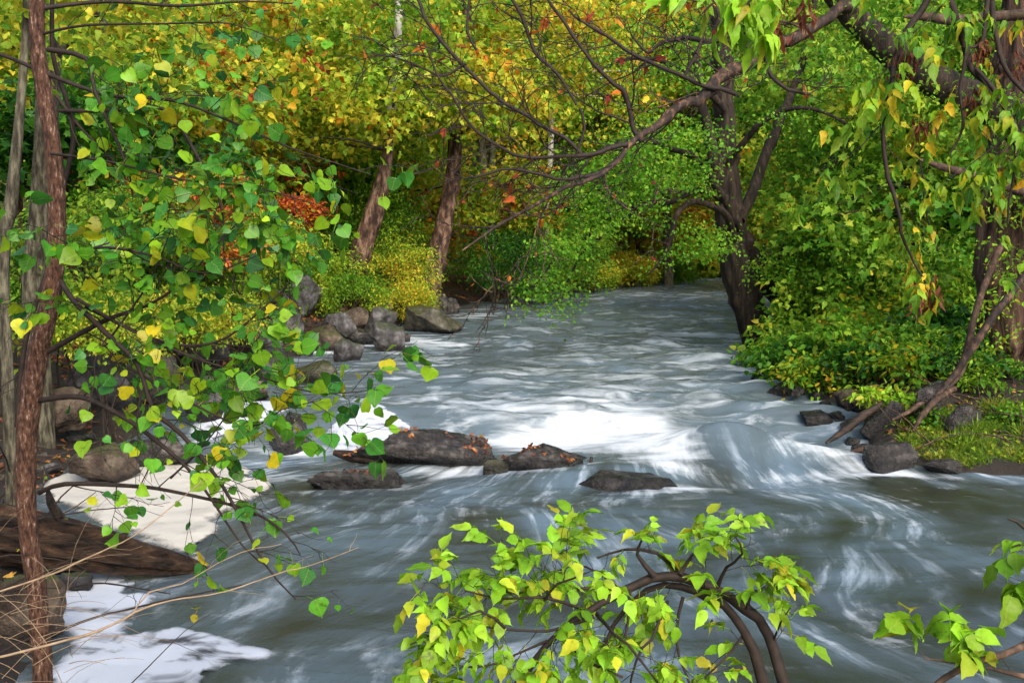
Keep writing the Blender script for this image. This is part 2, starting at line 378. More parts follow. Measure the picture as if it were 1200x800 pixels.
def site_arr(sites):
    return np.array([s[0][:] for s in sites]), np.array([s[1][:] for s in sites])

def hang_leaves(acc, tp, sites, size, down=.8, prob=1.0, pet=.04, mi=0, view=.35, stems=None):
    if not sites: return
    p, d = site_arr(sites)
    k = rng.random(len(p)) < prob; p, d = p[k], d[k]
    n = len(p)
    ax = d * .6 + rng.normal(0, .55, (n, 3)); ax[:, 2] -= down
    ax /= np.linalg.norm(ax, axis=1)[:, None]
    nr = rng.normal(0, 1, (n, 3)); nr[:, 2] += .7; nr[:, 1] -= view
    off = rdir(n) * pet * .5 + ax * pet * .6
    base = p + off
    leaves(acc, tp, base, ax, nr, size * rng.uniform(.4, 1.3, n), mi)
    # petioles as slim triangles joined to the twig
    sd = np.cross(ax, rdir(n)); sd /= np.linalg.norm(sd, axis=1)[:, None]
    w = .0011
    V = np.stack([p - sd * w, p + sd * w, base + sd * w * .7, base - sd * w * .7], 1).reshape(-1, 3)
    st = stems if stems is not None else acc
    st.add(V, np.arange(n * 4), np.full(n, 4), mi)

def compound(acc, sites, size, nleaf=5, mi=0, down=.5, prob=1.0, tp=None, stems=None):
    """pinnate box-elder leaves: rachis with 3-5 drooping ovate leaflets"""
    pos, ax, nr, sz = [], [], [], []
    for p, d in sites:
        if rnd.random() > prob: continue
        d = (d + Vector((rnd.gauss(0, .5), rnd.gauss(0, .5), rnd.gauss(0, .35) + .05))).normalized()
        s = size * rnd.uniform(.65, 1.2)
        side = d.cross(Vector((0, 0, 1)))
        if side.length < .1: side = Vector((1, 0, 0))
        side.normalize(); upn = side.cross(d).normalized()
        upn = (upn + Vector((rnd.gauss(0, .3), rnd.gauss(0, .3), .3))).normalized()
        k = rnd.choice([3, 5, 5] if nleaf == 5 else [3, 3, 5])
        L = s * (1.1 if k == 3 else 1.6)
        dd = d.copy(); q = p.copy(); pts = [(q.copy(), .0011)]
        for j in range(4):
            dd = (dd + Vector((0, 0, -.16))).normalized(); q = q + dd * L / 4; pts.append((q.copy(), .0009))
        if stems is not None: tube(stems, pts, 3, mi=0)
        def leaf(base, a, s_):
            pos.append(base[:]); a = a + Vector((rnd.gauss(0, .12), rnd.gauss(0, .12), -down * rnd.uniform(.5, 1.3))); ax.append(a[:])
            nn = upn + Vector((rnd.gauss(0, .25), rnd.gauss(0, .25), 0)); nr.append(nn[:]); sz.append(s_)
        leaf(pts[4][0], dd, s * 1.1)
        leaf(pts[3][0], dd * .5 + side * .9, s * .9); leaf(pts[3][0], dd * .5 - side * .9, s * .9)
        if k == 5:
            leaf(pts[2][0], dd * .4 + side * .9, s * .85); leaf(pts[2][0], dd * .4 - side * .9, s * .85)
    if pos: leaves(acc, tp or T_OVATE, pos, ax, nr, np.array(sz), mi)

# ------------------------------------------------------------------ river layout
LY = np.array([0, 4, 5.9, 7.8, 10.5, 12.5, 14.4, 19.2, 24, 28.3, 38, 46, 53.7, 62, 70, 78, 90, 200])
LX = np.array([-1.2, -2.0, -2.75, -3.6, -4.9, -5.2, -4.9, -4.4, -3.9, -3.3, -1.6, 1.2, 4.6, 8.5, 12.5, 20, 60, 400])
RY = np.array([0, 10.6, 11.1, 11.45, 12.1, 13.2, 14.4, 16.5, 19.2, 21.5, 25, 32, 40, 52, 62, 75, 200])
RX = np.array([9, 9, 7.2, 4.7, 4.45, 4.8, 4.75, 4.3, 4.9, 5.6, 7.0, 8.5, 10.5, 14.5, 19, 27, 60])
def XL(y): return np.interp(y, LY, LX)
def XR(y): return np.interp(y, RY, RX)
def zwater(x, y):
    yc = 13.6 + .15 * x * 0 + .25 * np.sin(x * .8)
    return .35 * smooth((y - yc + .9) / 1.9) + .004 * np.clip(y - 16, 0, 60)

def vnoise(x, y, s=1.0, seed=0.0, octv=3):
    out = np.empty(x.size); xf = x.ravel(); yf = y.ravel()
    for i in range(x.size):
        out[i] = mnoise.fractal(Vector((xf[i] * s + seed, yf[i] * s - seed, seed * 1.7)), 1.0, 2.0, octv)
    return out.reshape(x.shape)

def terrain_z(x, y, detail=True):
    x = np.asarray(x, dtype=float); y = np.asarray(y, dtype=float)
    sl = XL(y) - x; sr = x - XR(y); zw = .35 * smooth((y - 12.7) / 1.9) + .004 * np.clip(y - 16, 0, 60)
    s = np.maximum(sl, sr)
    bed = -.12 - .55 * smooth(-s / 1.2)
    left = .22 * smooth(sl / .6) + .55 * smooth((sl - .4) / 3.0) + .33 * np.clip(sl - 6, 0, 40) + .10 * np.clip(y - 72, 0, 200)
    low = 1 - smooth((y - 12.6) / 1.6)
    right = .12 * smooth(sr / .3) + (.10 * low + .42 * (1 - low)) * smooth((sr - .15) / 1.2) + low * .3 * smooth((sr - 2.2) / 2) + .10 * np.clip(sr - 1.5, 0, 5) + .24 * np.clip(sr - 6, 0, 40)
    right = right + .18 * smooth((y - 11.6) / 1.6) * low
    land = np.where(sl > sr, left, right)
    z = zw + np.where(s > 0, -.12 + .02 + land + .02, bed)
    near = 1.0 * smooth((4.4 - y) / 2.6)
    z = np.maximum(z, np.where(y < 4.4, near - .1, -9))
    if detail:
        n = vnoise(x, y, .9, 3.1, 4)
        n5 = vnoise(x, y, 4.5, 8.1, 3); z = z + np.where((s > .0) & (y < 20), .05, 0) * n5
        z = z + np.where(s > .1, .10, .03) * n * np.where(low * (sr > 0) > .5, .35, 1.0)
    return z

def axis_steps(stops):
    out = []
    for a, b, st in stops:
        out.append(np.arange(a, b, st))
    return np.concatenate(out)
def grid_mesh(name, xs, ys, zfun, mat, attrs=None):
    X, Y = np.meshgrid(xs, ys); Z = zfun(X, Y)
    V = np.stack([X, Y, Z], -1).reshape(-1, 3)
    nx, ny = len(xs), len(ys)
    i = np.arange(ny - 1)[:, None] * nx; j = np.arange(nx - 1)[None, :]
    q = np.stack([i + j, i + j + 1, i + nx + j + 1, i + nx + j], -1).reshape(-1, 4)
    a = Acc(); a.add(V, q, np.full(len(q), 4))
    o = a.build(name, mat)
    if attrs:
        for k, (typ, fn) in attrs.items():
            d = fn(X, Y).reshape(-1, 3 if typ == 'FLOAT_VECTOR' else 1).astype(np.float32)
            at = o.data.attributes.new(k, typ, 'POINT')
            at.data.foreach_set('vector' if typ == 'FLOAT_VECTOR' else 'value', d.ravel())
    return o

# ---- ground
def ground_mat():
    m, nt, ns, L = newmat('forest_floor')
    tc = N(nt, 'ShaderNodeTexCoord')
    n1 = N(nt, 'ShaderNodeTexNoise', Scale=1.3, Detail=8.0, Roughness=.7); L.new(tc.outputs['Object'], n1.inputs['Vector'])
    r1 = ramp(nt, [(.3, (.014, .010, .008)), (.5, (.045, .030, .02)), (.62, (.085, .055, .03)), (.75, (.05, .06, .02))]); L.new(n1.outputs['Fac'], r1.inputs[0])
    v = N(nt, 'ShaderNodeTexVoronoi', Scale=14.0); L.new(tc.outputs['Object'], v.inputs['Vector'])
    rp = ramp(nt, [(0, (.03, .02, .015)), (.3, (.10, .05, .025)), (.55, (.16, .08, .03)), (.7, (.2, .16, .04)), (.85, (.05, .10, .02)), (1, (.03, .07, .015))]); 
    sx = N(nt, 'ShaderNodeSeparateColor'); L.new(v.outputs['Color'], sx.inputs[0]); L.new(sx.outputs[0], rp.inputs[0])
    n3 = N(nt, 'ShaderNodeTexNoise', Scale=.5, Detail=5.0); L.new(tc.outputs['Object'], n3.inputs['Vector'])
    m3 = ramp(nt, [(.42, (0, 0, 0)), (.6, (1, 1, 1))]); L.new(n3.outputs['Fac'], m3.inputs[0])
    mx = N(nt, 'ShaderNodeMix', _data_type='RGBA'); L.new(m3.outputs[0], mx.inputs[0]); L.new(r1.outputs[0], mx.inputs[6]); L.new(rp.outputs[0], mx.inputs[7])
    at = N(nt, 'ShaderNodeAttribute', _attribute_name='mud')
    md = N(nt, 'ShaderNodeMix', _data_type='RGBA'); L.new(at.outputs['Fac'], md.inputs[0]); L.new(mx.outputs[2], md.inputs[6])
    rm = ramp(nt, [(.3, (.008, .006, .005)), (.6, (.03, .021, .015)), (.8, (.06, .045, .03))]); L.new(n1.outputs['Fac'], rm.inputs[0]); L.new(rm.outputs[0], md.inputs[7])
    p = N(nt, 'ShaderNodeBsdfPrincipled', Roughness=.85); L.new(md.outputs[2], p.inputs['Base Color'])
    n9 = N(nt, 'ShaderNodeTexNoise', Scale=16.0, Detail=8.0, Roughness=.75); L.new(tc.outputs['Object'], n9.inputs['Vector'])
    b = N(nt, 'ShaderNodeBump', Strength=1.0, Distance=.06); L.new(n9.outputs['Fac'], b.inputs['Height']); L.new(b.outputs[0], p.inputs['Normal'])
    o = N(nt, 'ShaderNodeOutputMaterial'); L.new(p.outputs[0], o.inputs[0])
    return m
gx = axis_steps([(-260, -40, 12), (-40, -12, 1.2), (-12, -7, .3), (-7, 3.8, .13), (3.8, 7.2, .06), (7.2, 8, .13), (8, 14, .4), (14, 50, 1.5), (50, 261, 14)])
gy = axis_steps([(-30, 2, 1.0), (2, 11, .13), (11, 17, .07), (17, 30, .3), (30, 60, .8), (60, 100, 2), (100, 301, 14)])
ground = structure(grid_mesh('ground', gx, gy, terrain_z, ground_mat(), {'mud': ('FLOAT', lambda X, Y: np.clip(1.0 - .75 * smooth((np.maximum(XL(Y) - X, X - XR(Y) - 2.5) - 1.0) / 3), 0, 1))}))

# ---- water
FOAM = [(710, 478, 130, 15, .27), (620, 506, 80, 8, .24), (690, 496, 105, 13, .40), (640, 478, 130, 14, .20), (560, 463, 60, 8, .35), (740, 520, 70, 16, .46), (785, 532, 40, 20, .78), (845, 534, 26, 12, -.55), (660, 520, 60, 10, .35),
        (765, 546, 42, 9, .7), (815, 571, 46, 7, .95), (905, 524, 48, 9, .75), (950, 535, 50, 8, .8), (1010, 549, 60, 8, .8), (875, 508, 30, 6, .55),
        (800, 430, 45, 5, .6), (755, 410, 80, 7, .3), (850, 470, 45, 12, .35), (510, 405, 60, 5, .7), (555, 372, 36, 4, .55),
        (530, 550, 55, 9, .6), (575, 362, 40, 4, .7), (770, 350, 90, 5, .45), (930, 327, 34, 6, .9), (800, 395, 60, 5, .35), (620, 510, 60, 8, .45),
        (690, 440, 90, 8, .35), (870, 440, 40, 8, .4), (480, 470, 70, 10, .35), (300, 520, 60, 8, .55), (360, 515, 30, 10, .7), (460, 565, 40, 6, .5),
        (560, 430, 70, 6, .25), (650, 420, 60, 5, .3), (240, 600, 70, 24, .5), (300, 560, 40, 8, .6), (380, 412, 30, 5, .8), (470, 400, 40, 4, .6), (700, 460, 140, 24, .22), (690, 370, 120, 16, .12),
        (490, 550, 105, 4, .5), (640, 557, 70, 4, .5), (346, 530, 30, 5, .7), (420, 574, 66, 4, .4), (752, 577, 66, 4, .5), (1052, 555, 40, 4, .6), (1108, 557, 30, 3, .5), (960, 555, 130, 5, .35), (1000, 590, 60, 18, .18), (1000, 720, 60, 40, .16), (1080, 620, 70, 20, .12), (450, 680, 80, 40, .15), (700, 590, 90, 14, .22)]
fw = []
for px, py, rx, ry, s in FOAM:
    z = .35 if py < 490 else (.15 if py < 520 else 0)
    c = G(px, py, z); t = G(px, py - ry, z); b = G(px, py + ry, z)
    fw.append((c.x, c.y, rx * c.y / F, max((t.y - b.y) / 2, .08), s))
def foam_amt(X, Y):
    f = np.zeros_like(X)
    for cx, cy, rx, ry, s in fw:
        f = f + s * np.exp(-(((X - cx) / rx) ** 2 + ((Y - cy) / ry) ** 2) * 1.1)
    f += .15 * smooth((Y - 14) / 2) * (1 - smooth((Y - 24) / 10)) - .06 * smooth((Y - 25) / 10)
    return f
def calm(X, Y):   # eddies beside the bank at lower left stay smooth
    return smooth((X - (XL(Y) + 1.3)) / 1.6)
def water_z(X, Y):
    z = zwater(X, Y)
    up = smooth((Y - 12.8) / 2)
    n1 = vnoise(X * .7, Y * 1.3, 1.1, 5.0, 3); n2 = vnoise(X * .6, Y * 1.6, .45, 9.0, 2); n3 = vnoise(X * 1., Y * 2.2, 2.6, 2.0, 3)
    c = .15 + .85 * calm(X, Y)
    z = z + c * (n1 * (.045 + .05 * up) + n2 * (.05 + .05 * up) + n3 * (.012 + .018 * up))
    def hump(px, py, sx, sy, a, rot=0, zz=0.0):
        p = G(px, py, zz); dx, dy = X - p.x, Y - p.y; cr, sr_ = math.cos(R(rot)), math.sin(R(rot))
        u = dx * cr + dy * sr_; v = -dx * sr_ + dy * cr
        return a * np.exp(-(u / sx) ** 2 - (v / sy) ** 2)
    z = z + hump(848, 533, .70, .30, .36, -26) - hump(835, 556, .9, .25, .08, -15) - hump(800, 562, 1.2, .4, .10) - hump(880, 556, 1.0, .3, .08) + hump(960, 540, 1.2, .25, .12, -15)
    z = z + hump(700, 492, 1.4, .35, .10, 0, .2) - hump(700, 512, 1.2, .35, .08) + hump(760, 525, .6, .3, .12)
    z = z + hump(750, 556, .9, .45, .16) + hump(620, 560, .9, .35, .08) + hump(470, 535, .7, .3, .06)
    for k in range(5):
        z = z + hump(560 + 70 * k, 640 - 12 * k, 1.6, .22, .035, 6 * k - 10)
    return z
def flow(X, Y):
    ox, oy = 1.6, 17.5
    dx, dy = X - ox, oy - Y
    rr = np.sqrt(dx * dx + dy * dy) + 1e-3; th = np.arctan2(dx, np.maximum(dy, .05))
    wx = vnoise(X, Y, .35, 20.0, 2); wy = vnoise(X, Y, .35, 30.0, 2)
    t = smooth((Y - 12.5) / 3)
    u = (1 - t) * th * 9 + t * (X - ox) * 1.1
    v = (1 - t) * rr + t * (-(Y - oy))*1.0
    return np.stack([u + wx * .7, v + wy * .7, smooth((Y - 11.5 + .3 * wx) / 1.5)], -1)
def water_mat():
    m, nt, ns, L = newmat('river_water')
    af = N(nt, 'ShaderNodeAttribute', _attribute_name='foam_amount'); fl = N(nt, 'ShaderNodeAttribute', _attribute_name='flow')
    geo = N(nt, 'ShaderNodeNewGeometry')
    mp = N(nt, 'ShaderNodeMapping'); mp.inputs['Scale'].default_value = (5.0, 1.3, .0); L.new(fl.outputs['Vector'], mp.inputs[0])
    n1 = N(nt, 'ShaderNodeTexNoise', Scale=1.0, Detail=7.0, Roughness=.62, Distortion=.15); L.new(mp.outputs[0], n1.inputs['Vector'])
    mp2 = N(nt, 'ShaderNodeMapping'); mp2.inputs['Scale'].default_value = (.7, .45, .0); L.new(fl.outputs['Vector'], mp2.inputs[0])
    n2 = N(nt, 'ShaderNodeTexNoise', Scale=1.0, Detail=4.0, Distortion=.5); L.new(mp2.outputs[0], n2.inputs['Vector'])
    # cross ripples in world space
    mp3 = N(nt, 'ShaderNodeMapping'); mp3.inputs['Scale'].default_value = (1.0, 2.2, 2.5); L.new(geo.outputs['Position'], mp3.inputs[0])
    n3 = N(nt, 'ShaderNodeTexNoise', Scale=1.0, Detail=7.0, Roughness=.6, Distortion=.6); L.new(mp3.outputs[0], n3.inputs['Vector'])
    sf = N(nt, 'ShaderNodeSeparateXYZ'); L.new(fl.outputs['Vector'], sf.inputs[0])
    nm = N(nt, 'ShaderNodeMix', _data_type='FLOAT'); L.new(sf.outputs[2], nm.inputs[0]); L.new(n1.outputs['Fac'], nm.inputs[2]); L.new(n3.outputs['Fac'], nm.inputs[3])
    base = ramp(nt, [(.36, (.028, .033, .024)), (.48, (.055, .075, .085)), (.66, (.105, .155, .20))]); L.new(n2.outputs['Fac'], base.inputs[0])  # turbid olive, with reflected sky painted in as blue-grey
    # streaks of aerated water, their pale blue also painting in reflected sky
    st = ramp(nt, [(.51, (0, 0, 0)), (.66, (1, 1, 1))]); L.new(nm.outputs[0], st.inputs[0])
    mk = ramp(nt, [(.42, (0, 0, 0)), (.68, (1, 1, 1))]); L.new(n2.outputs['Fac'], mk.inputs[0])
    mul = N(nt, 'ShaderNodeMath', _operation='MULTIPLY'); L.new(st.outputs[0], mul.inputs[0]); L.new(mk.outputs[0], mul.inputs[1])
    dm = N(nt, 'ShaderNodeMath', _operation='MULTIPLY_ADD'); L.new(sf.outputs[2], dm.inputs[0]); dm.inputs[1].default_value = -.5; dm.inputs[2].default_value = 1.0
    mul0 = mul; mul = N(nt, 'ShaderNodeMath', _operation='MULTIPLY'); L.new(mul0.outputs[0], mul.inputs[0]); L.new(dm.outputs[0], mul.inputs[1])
    bu = N(nt, 'ShaderNodeMix', _data_type='RGBA'); up_ = N(nt, 'ShaderNodeMath', _operation='MULTIPLY'); L.new(sf.outputs[2], up_.inputs[0]); up_.inputs[1].default_value = .6; L.new(up_.outputs[0], bu.inputs[0]); L.new(base.outputs[0], bu.inputs[6]); bu.inputs[7].default_value = (.115, .155, .185, 1)  # upstream takes more of the painted sky blue-grey
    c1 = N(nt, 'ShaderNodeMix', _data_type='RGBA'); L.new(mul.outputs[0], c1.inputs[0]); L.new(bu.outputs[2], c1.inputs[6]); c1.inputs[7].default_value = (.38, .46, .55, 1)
    # foam mask = amount + noise
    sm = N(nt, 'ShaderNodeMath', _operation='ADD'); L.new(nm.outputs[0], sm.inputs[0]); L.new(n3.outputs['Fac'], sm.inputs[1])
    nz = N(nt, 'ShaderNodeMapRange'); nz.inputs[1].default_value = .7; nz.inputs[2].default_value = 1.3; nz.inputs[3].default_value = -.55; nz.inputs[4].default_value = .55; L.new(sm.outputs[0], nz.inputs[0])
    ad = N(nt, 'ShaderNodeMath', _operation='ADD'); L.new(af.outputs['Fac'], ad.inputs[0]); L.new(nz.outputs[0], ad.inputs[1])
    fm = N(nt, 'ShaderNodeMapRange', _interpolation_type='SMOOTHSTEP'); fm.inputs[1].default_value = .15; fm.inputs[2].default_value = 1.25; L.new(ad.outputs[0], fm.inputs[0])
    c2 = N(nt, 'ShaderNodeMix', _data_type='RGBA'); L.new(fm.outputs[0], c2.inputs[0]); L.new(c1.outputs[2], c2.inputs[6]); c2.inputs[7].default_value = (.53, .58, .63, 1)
    p = N(nt, 'ShaderNodeBsdfPrincipled', Roughness=.2, IOR=1.33); L.new(c2.outputs[2], p.inputs['Base Color'])
    p.inputs['Specular IOR Level'].default_value = .5
    rr = N(nt, 'ShaderNodeMapRange'); rr.inputs[3].default_value = .2; rr.inputs[4].default_value = .75; L.new(fm.outputs[0], rr.inputs[0]); L.new(rr.outputs[0], p.inputs['Roughness'])
    b1 = N(nt, 'ShaderNodeBump', Strength=.32, Distance=.08); L.new(nm.outputs[0], b1.inputs['Height'])
    b2 = N(nt, 'ShaderNodeBump', Strength=.28, Distance=.08); L.new(n3.outputs['Fac'], b2.inputs['Height']); L.new(b1.outputs[0], b2.inputs['Normal'])
    L.new(b2.outputs[0], p.inputs['Normal'])
    o = N(nt, 'ShaderNodeOutputMaterial'); L.new(p.outputs[0], o.inputs[0])
    return m
wx = axis_steps([(-8, -5.2, .2), (-5.2, 6, .055), (6, 10, .15), (10, 40, .6)])
wy = axis_steps([(1.5, 5, .2), (5, 11, .06), (11, 15.5, .05), (15.5, 24, .09), (24, 40, .2), (40, 92, .5)])
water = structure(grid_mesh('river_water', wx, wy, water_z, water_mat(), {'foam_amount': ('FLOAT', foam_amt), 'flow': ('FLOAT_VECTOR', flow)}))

# ---- thick floating foam
def foam_mat(name, colr, holes):
    m, nt, ns, L = newmat(name)
    tc = N(nt, 'ShaderNodeTexCoord')
    n = N(nt, 'ShaderNodeTexNoise', Scale=2.2, Detail=6.0, Distortion=1.2); L.new(tc.outputs['Object'], n.inputs['Vector'])
    rp = ramp(nt, [(.36 - .04, tuple(c * holes for c in colr)), (.44, colr), (.7, tuple(min(c * 1.08, .9) for c in colr))]); L.new(n.outputs['Fac'], rp.inputs[0])
    p = N(nt, 'ShaderNodeBsdfPrincipled', Roughness=.8); L.new(rp.outputs[0], p.inputs['Base Color'])
    n2 = N(nt, 'ShaderNodeTexNoise', Scale=9.0, Detail=8.0, Distortion=1.0); L.new(tc.outputs['Object'], n2.inputs['Vector'])
    b = N(nt, 'ShaderNodeBump', Strength=.2, Distance=.02); L.new(n2.outputs['Fac'], b.inputs['Height']); L.new(b.outputs[0], p.inputs['Normal'])
    at = N(nt, 'ShaderNodeAttribute', _attribute_name='thickness'); n3 = N(nt, 'ShaderNodeTexNoise', Scale=4.0, Detail=5.0, Roughness=.55, Distortion=.6); L.new(tc.outputs['Object'], n3.inputs['Vector'])
    ad = N(nt, 'ShaderNodeMath', _operation='ADD'); L.new(at.outputs['Fac'], ad.inputs[0]); L.new(n3.outputs['Fac'], ad.inputs[1])
    al = N(nt, 'ShaderNodeMapRange', _interpolation_type='SMOOTHSTEP'); al.inputs[1].default_value = .50; al.inputs[2].default_value = .95; L.new(ad.outputs[0], al.inputs[0]); L.new(al.outputs[0], p.inputs['Alpha'])
    o = N(nt, 'ShaderNodeOutputMaterial'); L.new(p.outputs[0], o.inputs[0])
    return m
def foam_sheet(name, outline, label, mat, thick, z=0.0, step=.035, edge=.3, nz=.12):
    P0 = [(G(x, y, z), 0) for x, y in outline]; P0 = P0[-2:] + P0 + P0[:2]; n0 = len(P0)
    P = []
    for i in range(2, n0 - 2):
        q = [P0[i + k_][0] for k_ in (-1, 0, 1, 2)]
        for t in (0, .25, .5, .75):
            P.append((0.5 * (2 * q[1] + (q[2] - q[0]) * t + (2 * q[0] - 5 * q[1] + 4 * q[2] - q[3]) * t * t + (3 * q[1] - q[0] - 3 * q[2] + q[3]) * t ** 3))[:2])
    P = np.array(P)
    x0, y0 = P.min(0) - .1; x1, y1 = P.max(0) + .1
    xs = np.arange(x0, x1, step); ys = np.arange(y0, y1, step)
    X, Y = np.meshgrid(xs, ys)
    d = np.full(X.shape, 1e9); ins = np.zeros(X.shape, bool)
    n = len(P)
    for i in range(n):
        a, b = P[i], P[(i + 1) % n]; e = b - a
        t = np.clip(((X - a[0]) * e[0] + (Y - a[1]) * e[1]) / (e @ e + 1e-9), 0, 1)
        d = np.minimum(d, np.hypot(X - a[0] - t * e[0], Y - a[1] - t * e[1]))
        c = ((a[1] > Y) != (b[1] > Y)) & (X < (b[0] - a[0]) * (Y - a[1]) / (b[1] - a[1] + 1e-12) + a[0]); ins ^= c
    sd = np.where(ins, d, -d) + nz * vnoise(X, Y, 1.5, 41.0, 3)
    h = np.where(sd > 0, np.sqrt(1 - (1 - np.clip(sd / edge, 0, 1)) ** 2), sd * 4)
    Z = water_z(X, Y) - .012 + thick * h + .35 * thick * vnoise(X, Y, 2.2, 12.0, 4) * (sd > 0)
    sd = sd - .10 * np.clip(vnoise(X, Y, 3.2, 77.0, 4) - .12, 0, 1) * 3 * (1 - np.clip(d / .9, 0, 1))
    keep = sd > -.06
    nx = len(xs); idx = np.arange(X.size).reshape(X.shape)
    k = keep[:-1, :-1] & keep[1:, :-1] & keep[:-1, 1:] & keep[1:, 1:]
    q = np.stack([idx[:-1, :-1], idx[:-1, 1:], idx[1:, 1:], idx[1:, :-1]], -1)[k]
    used = np.unique(q); rm = np.full(X.size, -1); rm[used] = np.arange(len(used))
    V = np.stack([X, Y, Z], -1).reshape(-1, 3)[used]
    a = Acc(); a.add(V, rm[q], np.full(len(q), 4))
    o = a.build(name, mat)
    o.data.attributes.new('thickness', 'FLOAT', 'POINT').data.foreach_set('value', np.clip(sd / .22, 0, 1).reshape(-1)[used].astype(np.float32))
    return stuff(o, label)
FC = foam_mat('cream_foam', (.46, .44, .395), .75); FB = foam_mat('blue_white_foam', (.44, .48, .55), .10)
foam_sheet('foam', [(44, 580), (60, 562), (110, 549), (165, 540), (210, 546), (262, 538), (322, 568), (290, 588), (264, 604), (252, 622), (248, 650), (236, 664), (200, 645), (150, 622), (100, 604)], 'thick cream foam held behind the fallen log', FC, .055, edge=.3)
foam_sheet('foam', [(58, 690), (110, 664), (160, 678), (181, 690), (182, 705), (160, 720), (155, 742), (190, 733), (240, 738), (318, 762), (312, 776), (266, 782), (256, 800), (250, 830), (60, 830), (66, 780), (80, 750), (62, 720)], 'flat white foam with dark holes below the log', FB, .03, edge=.15, nz=.09)
foam_sheet('foam', [(386, 500), (430, 490), (497, 498), (492, 508), (450, 513), (395, 516)], 'white foam gathered behind the long midstream rock', FB, .06, z=.2, edge=.4)
foam_sheet('foam', [(225, 495), (250, 485), (335, 481), (330, 492), (280, 497), (230, 504)], 'white foam strip beside the bank stones', FB, .05, z=.2, edge=.3)

# ------------------------------------------------------------------ rocks
def rock(label, c, size, mat, seed, rotz=0.0, group=None, tilt=(0, 0), sub=3, lumpy=.10, npts=16, name='rock', chisel=1.0, cat='rock'):
    r = random.Random(seed)
    bm = bmesh.new()
    for i in range(npts):
        v = Vector((r.gauss(0, 1), r.gauss(0, 1), r.gauss(0, 1))).normalized()
        m = max(abs(v.x), abs(v.y), abs(v.z)); v = v.lerp(v / m, .55 * chisel) * r.uniform(.85, 1.05)
        bm.verts.new(v)
    bmesh.ops.convex_hull(bm, input=bm.verts)
    bmesh.ops.delete(bm, geom=[v for v in bm.verts if not v.link_faces], context='VERTS')
    bmesh.ops.bevel(bm, geom=list(bm.edges), offset=.16, segments=2, profile=.6, affect='EDGES', clamp_overlap=True)
    bmesh.ops.triangulate(bm, faces=bm.faces)
    for _ in range(sub - 1 if len(bm.faces) > 400 else sub):
        bmesh.ops.subdivide_edges(bm, edges=[e for e in bm.edges if e.calc_length() > .12], cuts=1, use_grid_fill=True)
        bmesh.ops.triangulate(bm, faces=bm.faces)
    bm.normal_update()
    o_ = Vector((seed * 7.3 % 50, seed * 3.1 % 40, seed * 1.7 % 30))
    for v in bm.verts:
        k = mnoise.fractal(v.co * 1.6 + o_, 1.0, 2.0, 4) * lumpy + mnoise.fractal(v.co * 6 + o_, 1.0, 2.0, 3) * lumpy * .35
        v.co += v.normal * k
    me = bpy.data.meshes.new(name)
    for f in bm.faces: f.smooth = True
    S = Vector(size)
    for v in bm.verts: v.co = Vector((v.co.x * S.x / 2, v.co.y * S.y / 2, v.co.z * S.z / 2))
    bm.to_mesh(me); bm.free()
    me.materials.append(M[mat])
    o = bpy.data.objects.new(name, me); COL.objects.link(o); o.location = c; o.rotation_euler = (R(tilt[0]), R(tilt[1]), rotz)
    tag(o, label, cat, group)
    return o
bpy.context.view_layer.update()
ROCKS = []
def rk(label, px, py, w, h, mat, z=0.0, depth_ratio=.8, seed=1, bury=.35, rotz=0.0, group='rocks along the bank', tilt=(0, 0), **kw):
    """px,py = middle of the rock's base line on plane z; w,h = apparent pixels"""
    if group == bg_: w *= 1.3; h *= 1.35
    p = G(px, py, z); W = w * p.y / F; Hh = h * p.y / F
    dd = W * depth_ratio
    tot = Hh * (1 + bury) * 1.05
    c = Vector((p.x, p.y + dd * .45, z + Hh - tot / 2))
    o = rock(label, c, (W, dd, tot), mat, seed, rotz, group, tilt, **kw); ROCKS.append(o); o['waterline'] = (.02 if p.y < 12.6 else .37); return o

bg_ = 'rocks along the far bank'
midg = 'rocks standing in midstream'
r1 = rk('long flat-topped midstream rock littered with orange leaves', 492, 550, 192, 42, 'rockwet', 0, .45, 5, .5, .05, midg, lumpy=.12)
r2 = rk('wedge-shaped midstream rock tapering into the current, leaves on top', 632, 554, 130, 33, 'rockwet', 0, .5, 18, .5, .0, midg, (0, 9), lumpy=.12)
rk('small dark rounded stone between two leaf-covered midstream rocks', 580, 558, 34, 20, 'rockmoss', 0, .8, 8, .5, 0, midg)
rk('low smooth dark rock with water sliding past, below the rapid', 742, 576, 150, 18, 'rockwet', 0, .6, 90, 2.2, 0, midg, (0, 6), chisel=.1, lumpy=.05, npts=40)
r4 = rk('low dark rock dotted with leaves before the flat-topped rock', 412, 573, 122, 22, 'rockwet', 0, .5, 12, .6, 0, midg)
rk('upright black boulder with water pouring past its side', 334, 530, 52, 44, 'rockwet', .03, .8, 13, .4, .4, midg)
bg_ = 'rocks along the far bank'
rk('grey angular boulder above the waterline under yellow-green bushes', 352, 368, 46, 34, 'rockgrey', .9, .8, 21, .2, .3, bg_)
rk('lilac-grey block topping the far bank rock pile', 328, 372, 34, 26, 'rockgrey', .8, .8, 22, .2, .7, bg_)
rk('brown angular boulder beside the small white water', 378, 412, 36, 24, 'rockbrown', .36, .8, 23, .3, .2, bg_)
rk('pale grey stone at the water edge beside the brown boulder', 352, 417, 24, 18, 'rockgrey', .36, .8, 24, .3, .2, bg_)
rk('dark brown undercut stone at the foot of the bushes', 430, 405, 40, 16, 'rockwet', .36, .8, 25, .3, .2, bg_)
rk('smooth grey slab sloping into the river', 452, 412, 46, 26, 'rockgrey', .36, .8, 26, .3, .4, bg_, (0, 18), chisel=.4)
rk('large smooth olive-brown boulder with orange leaves on its shoulder', 502, 392, 62, 27, 'rockmoss', .36, .9, 27, .4, .1, bg_, (0, 12), chisel=.3, lumpy=.06)
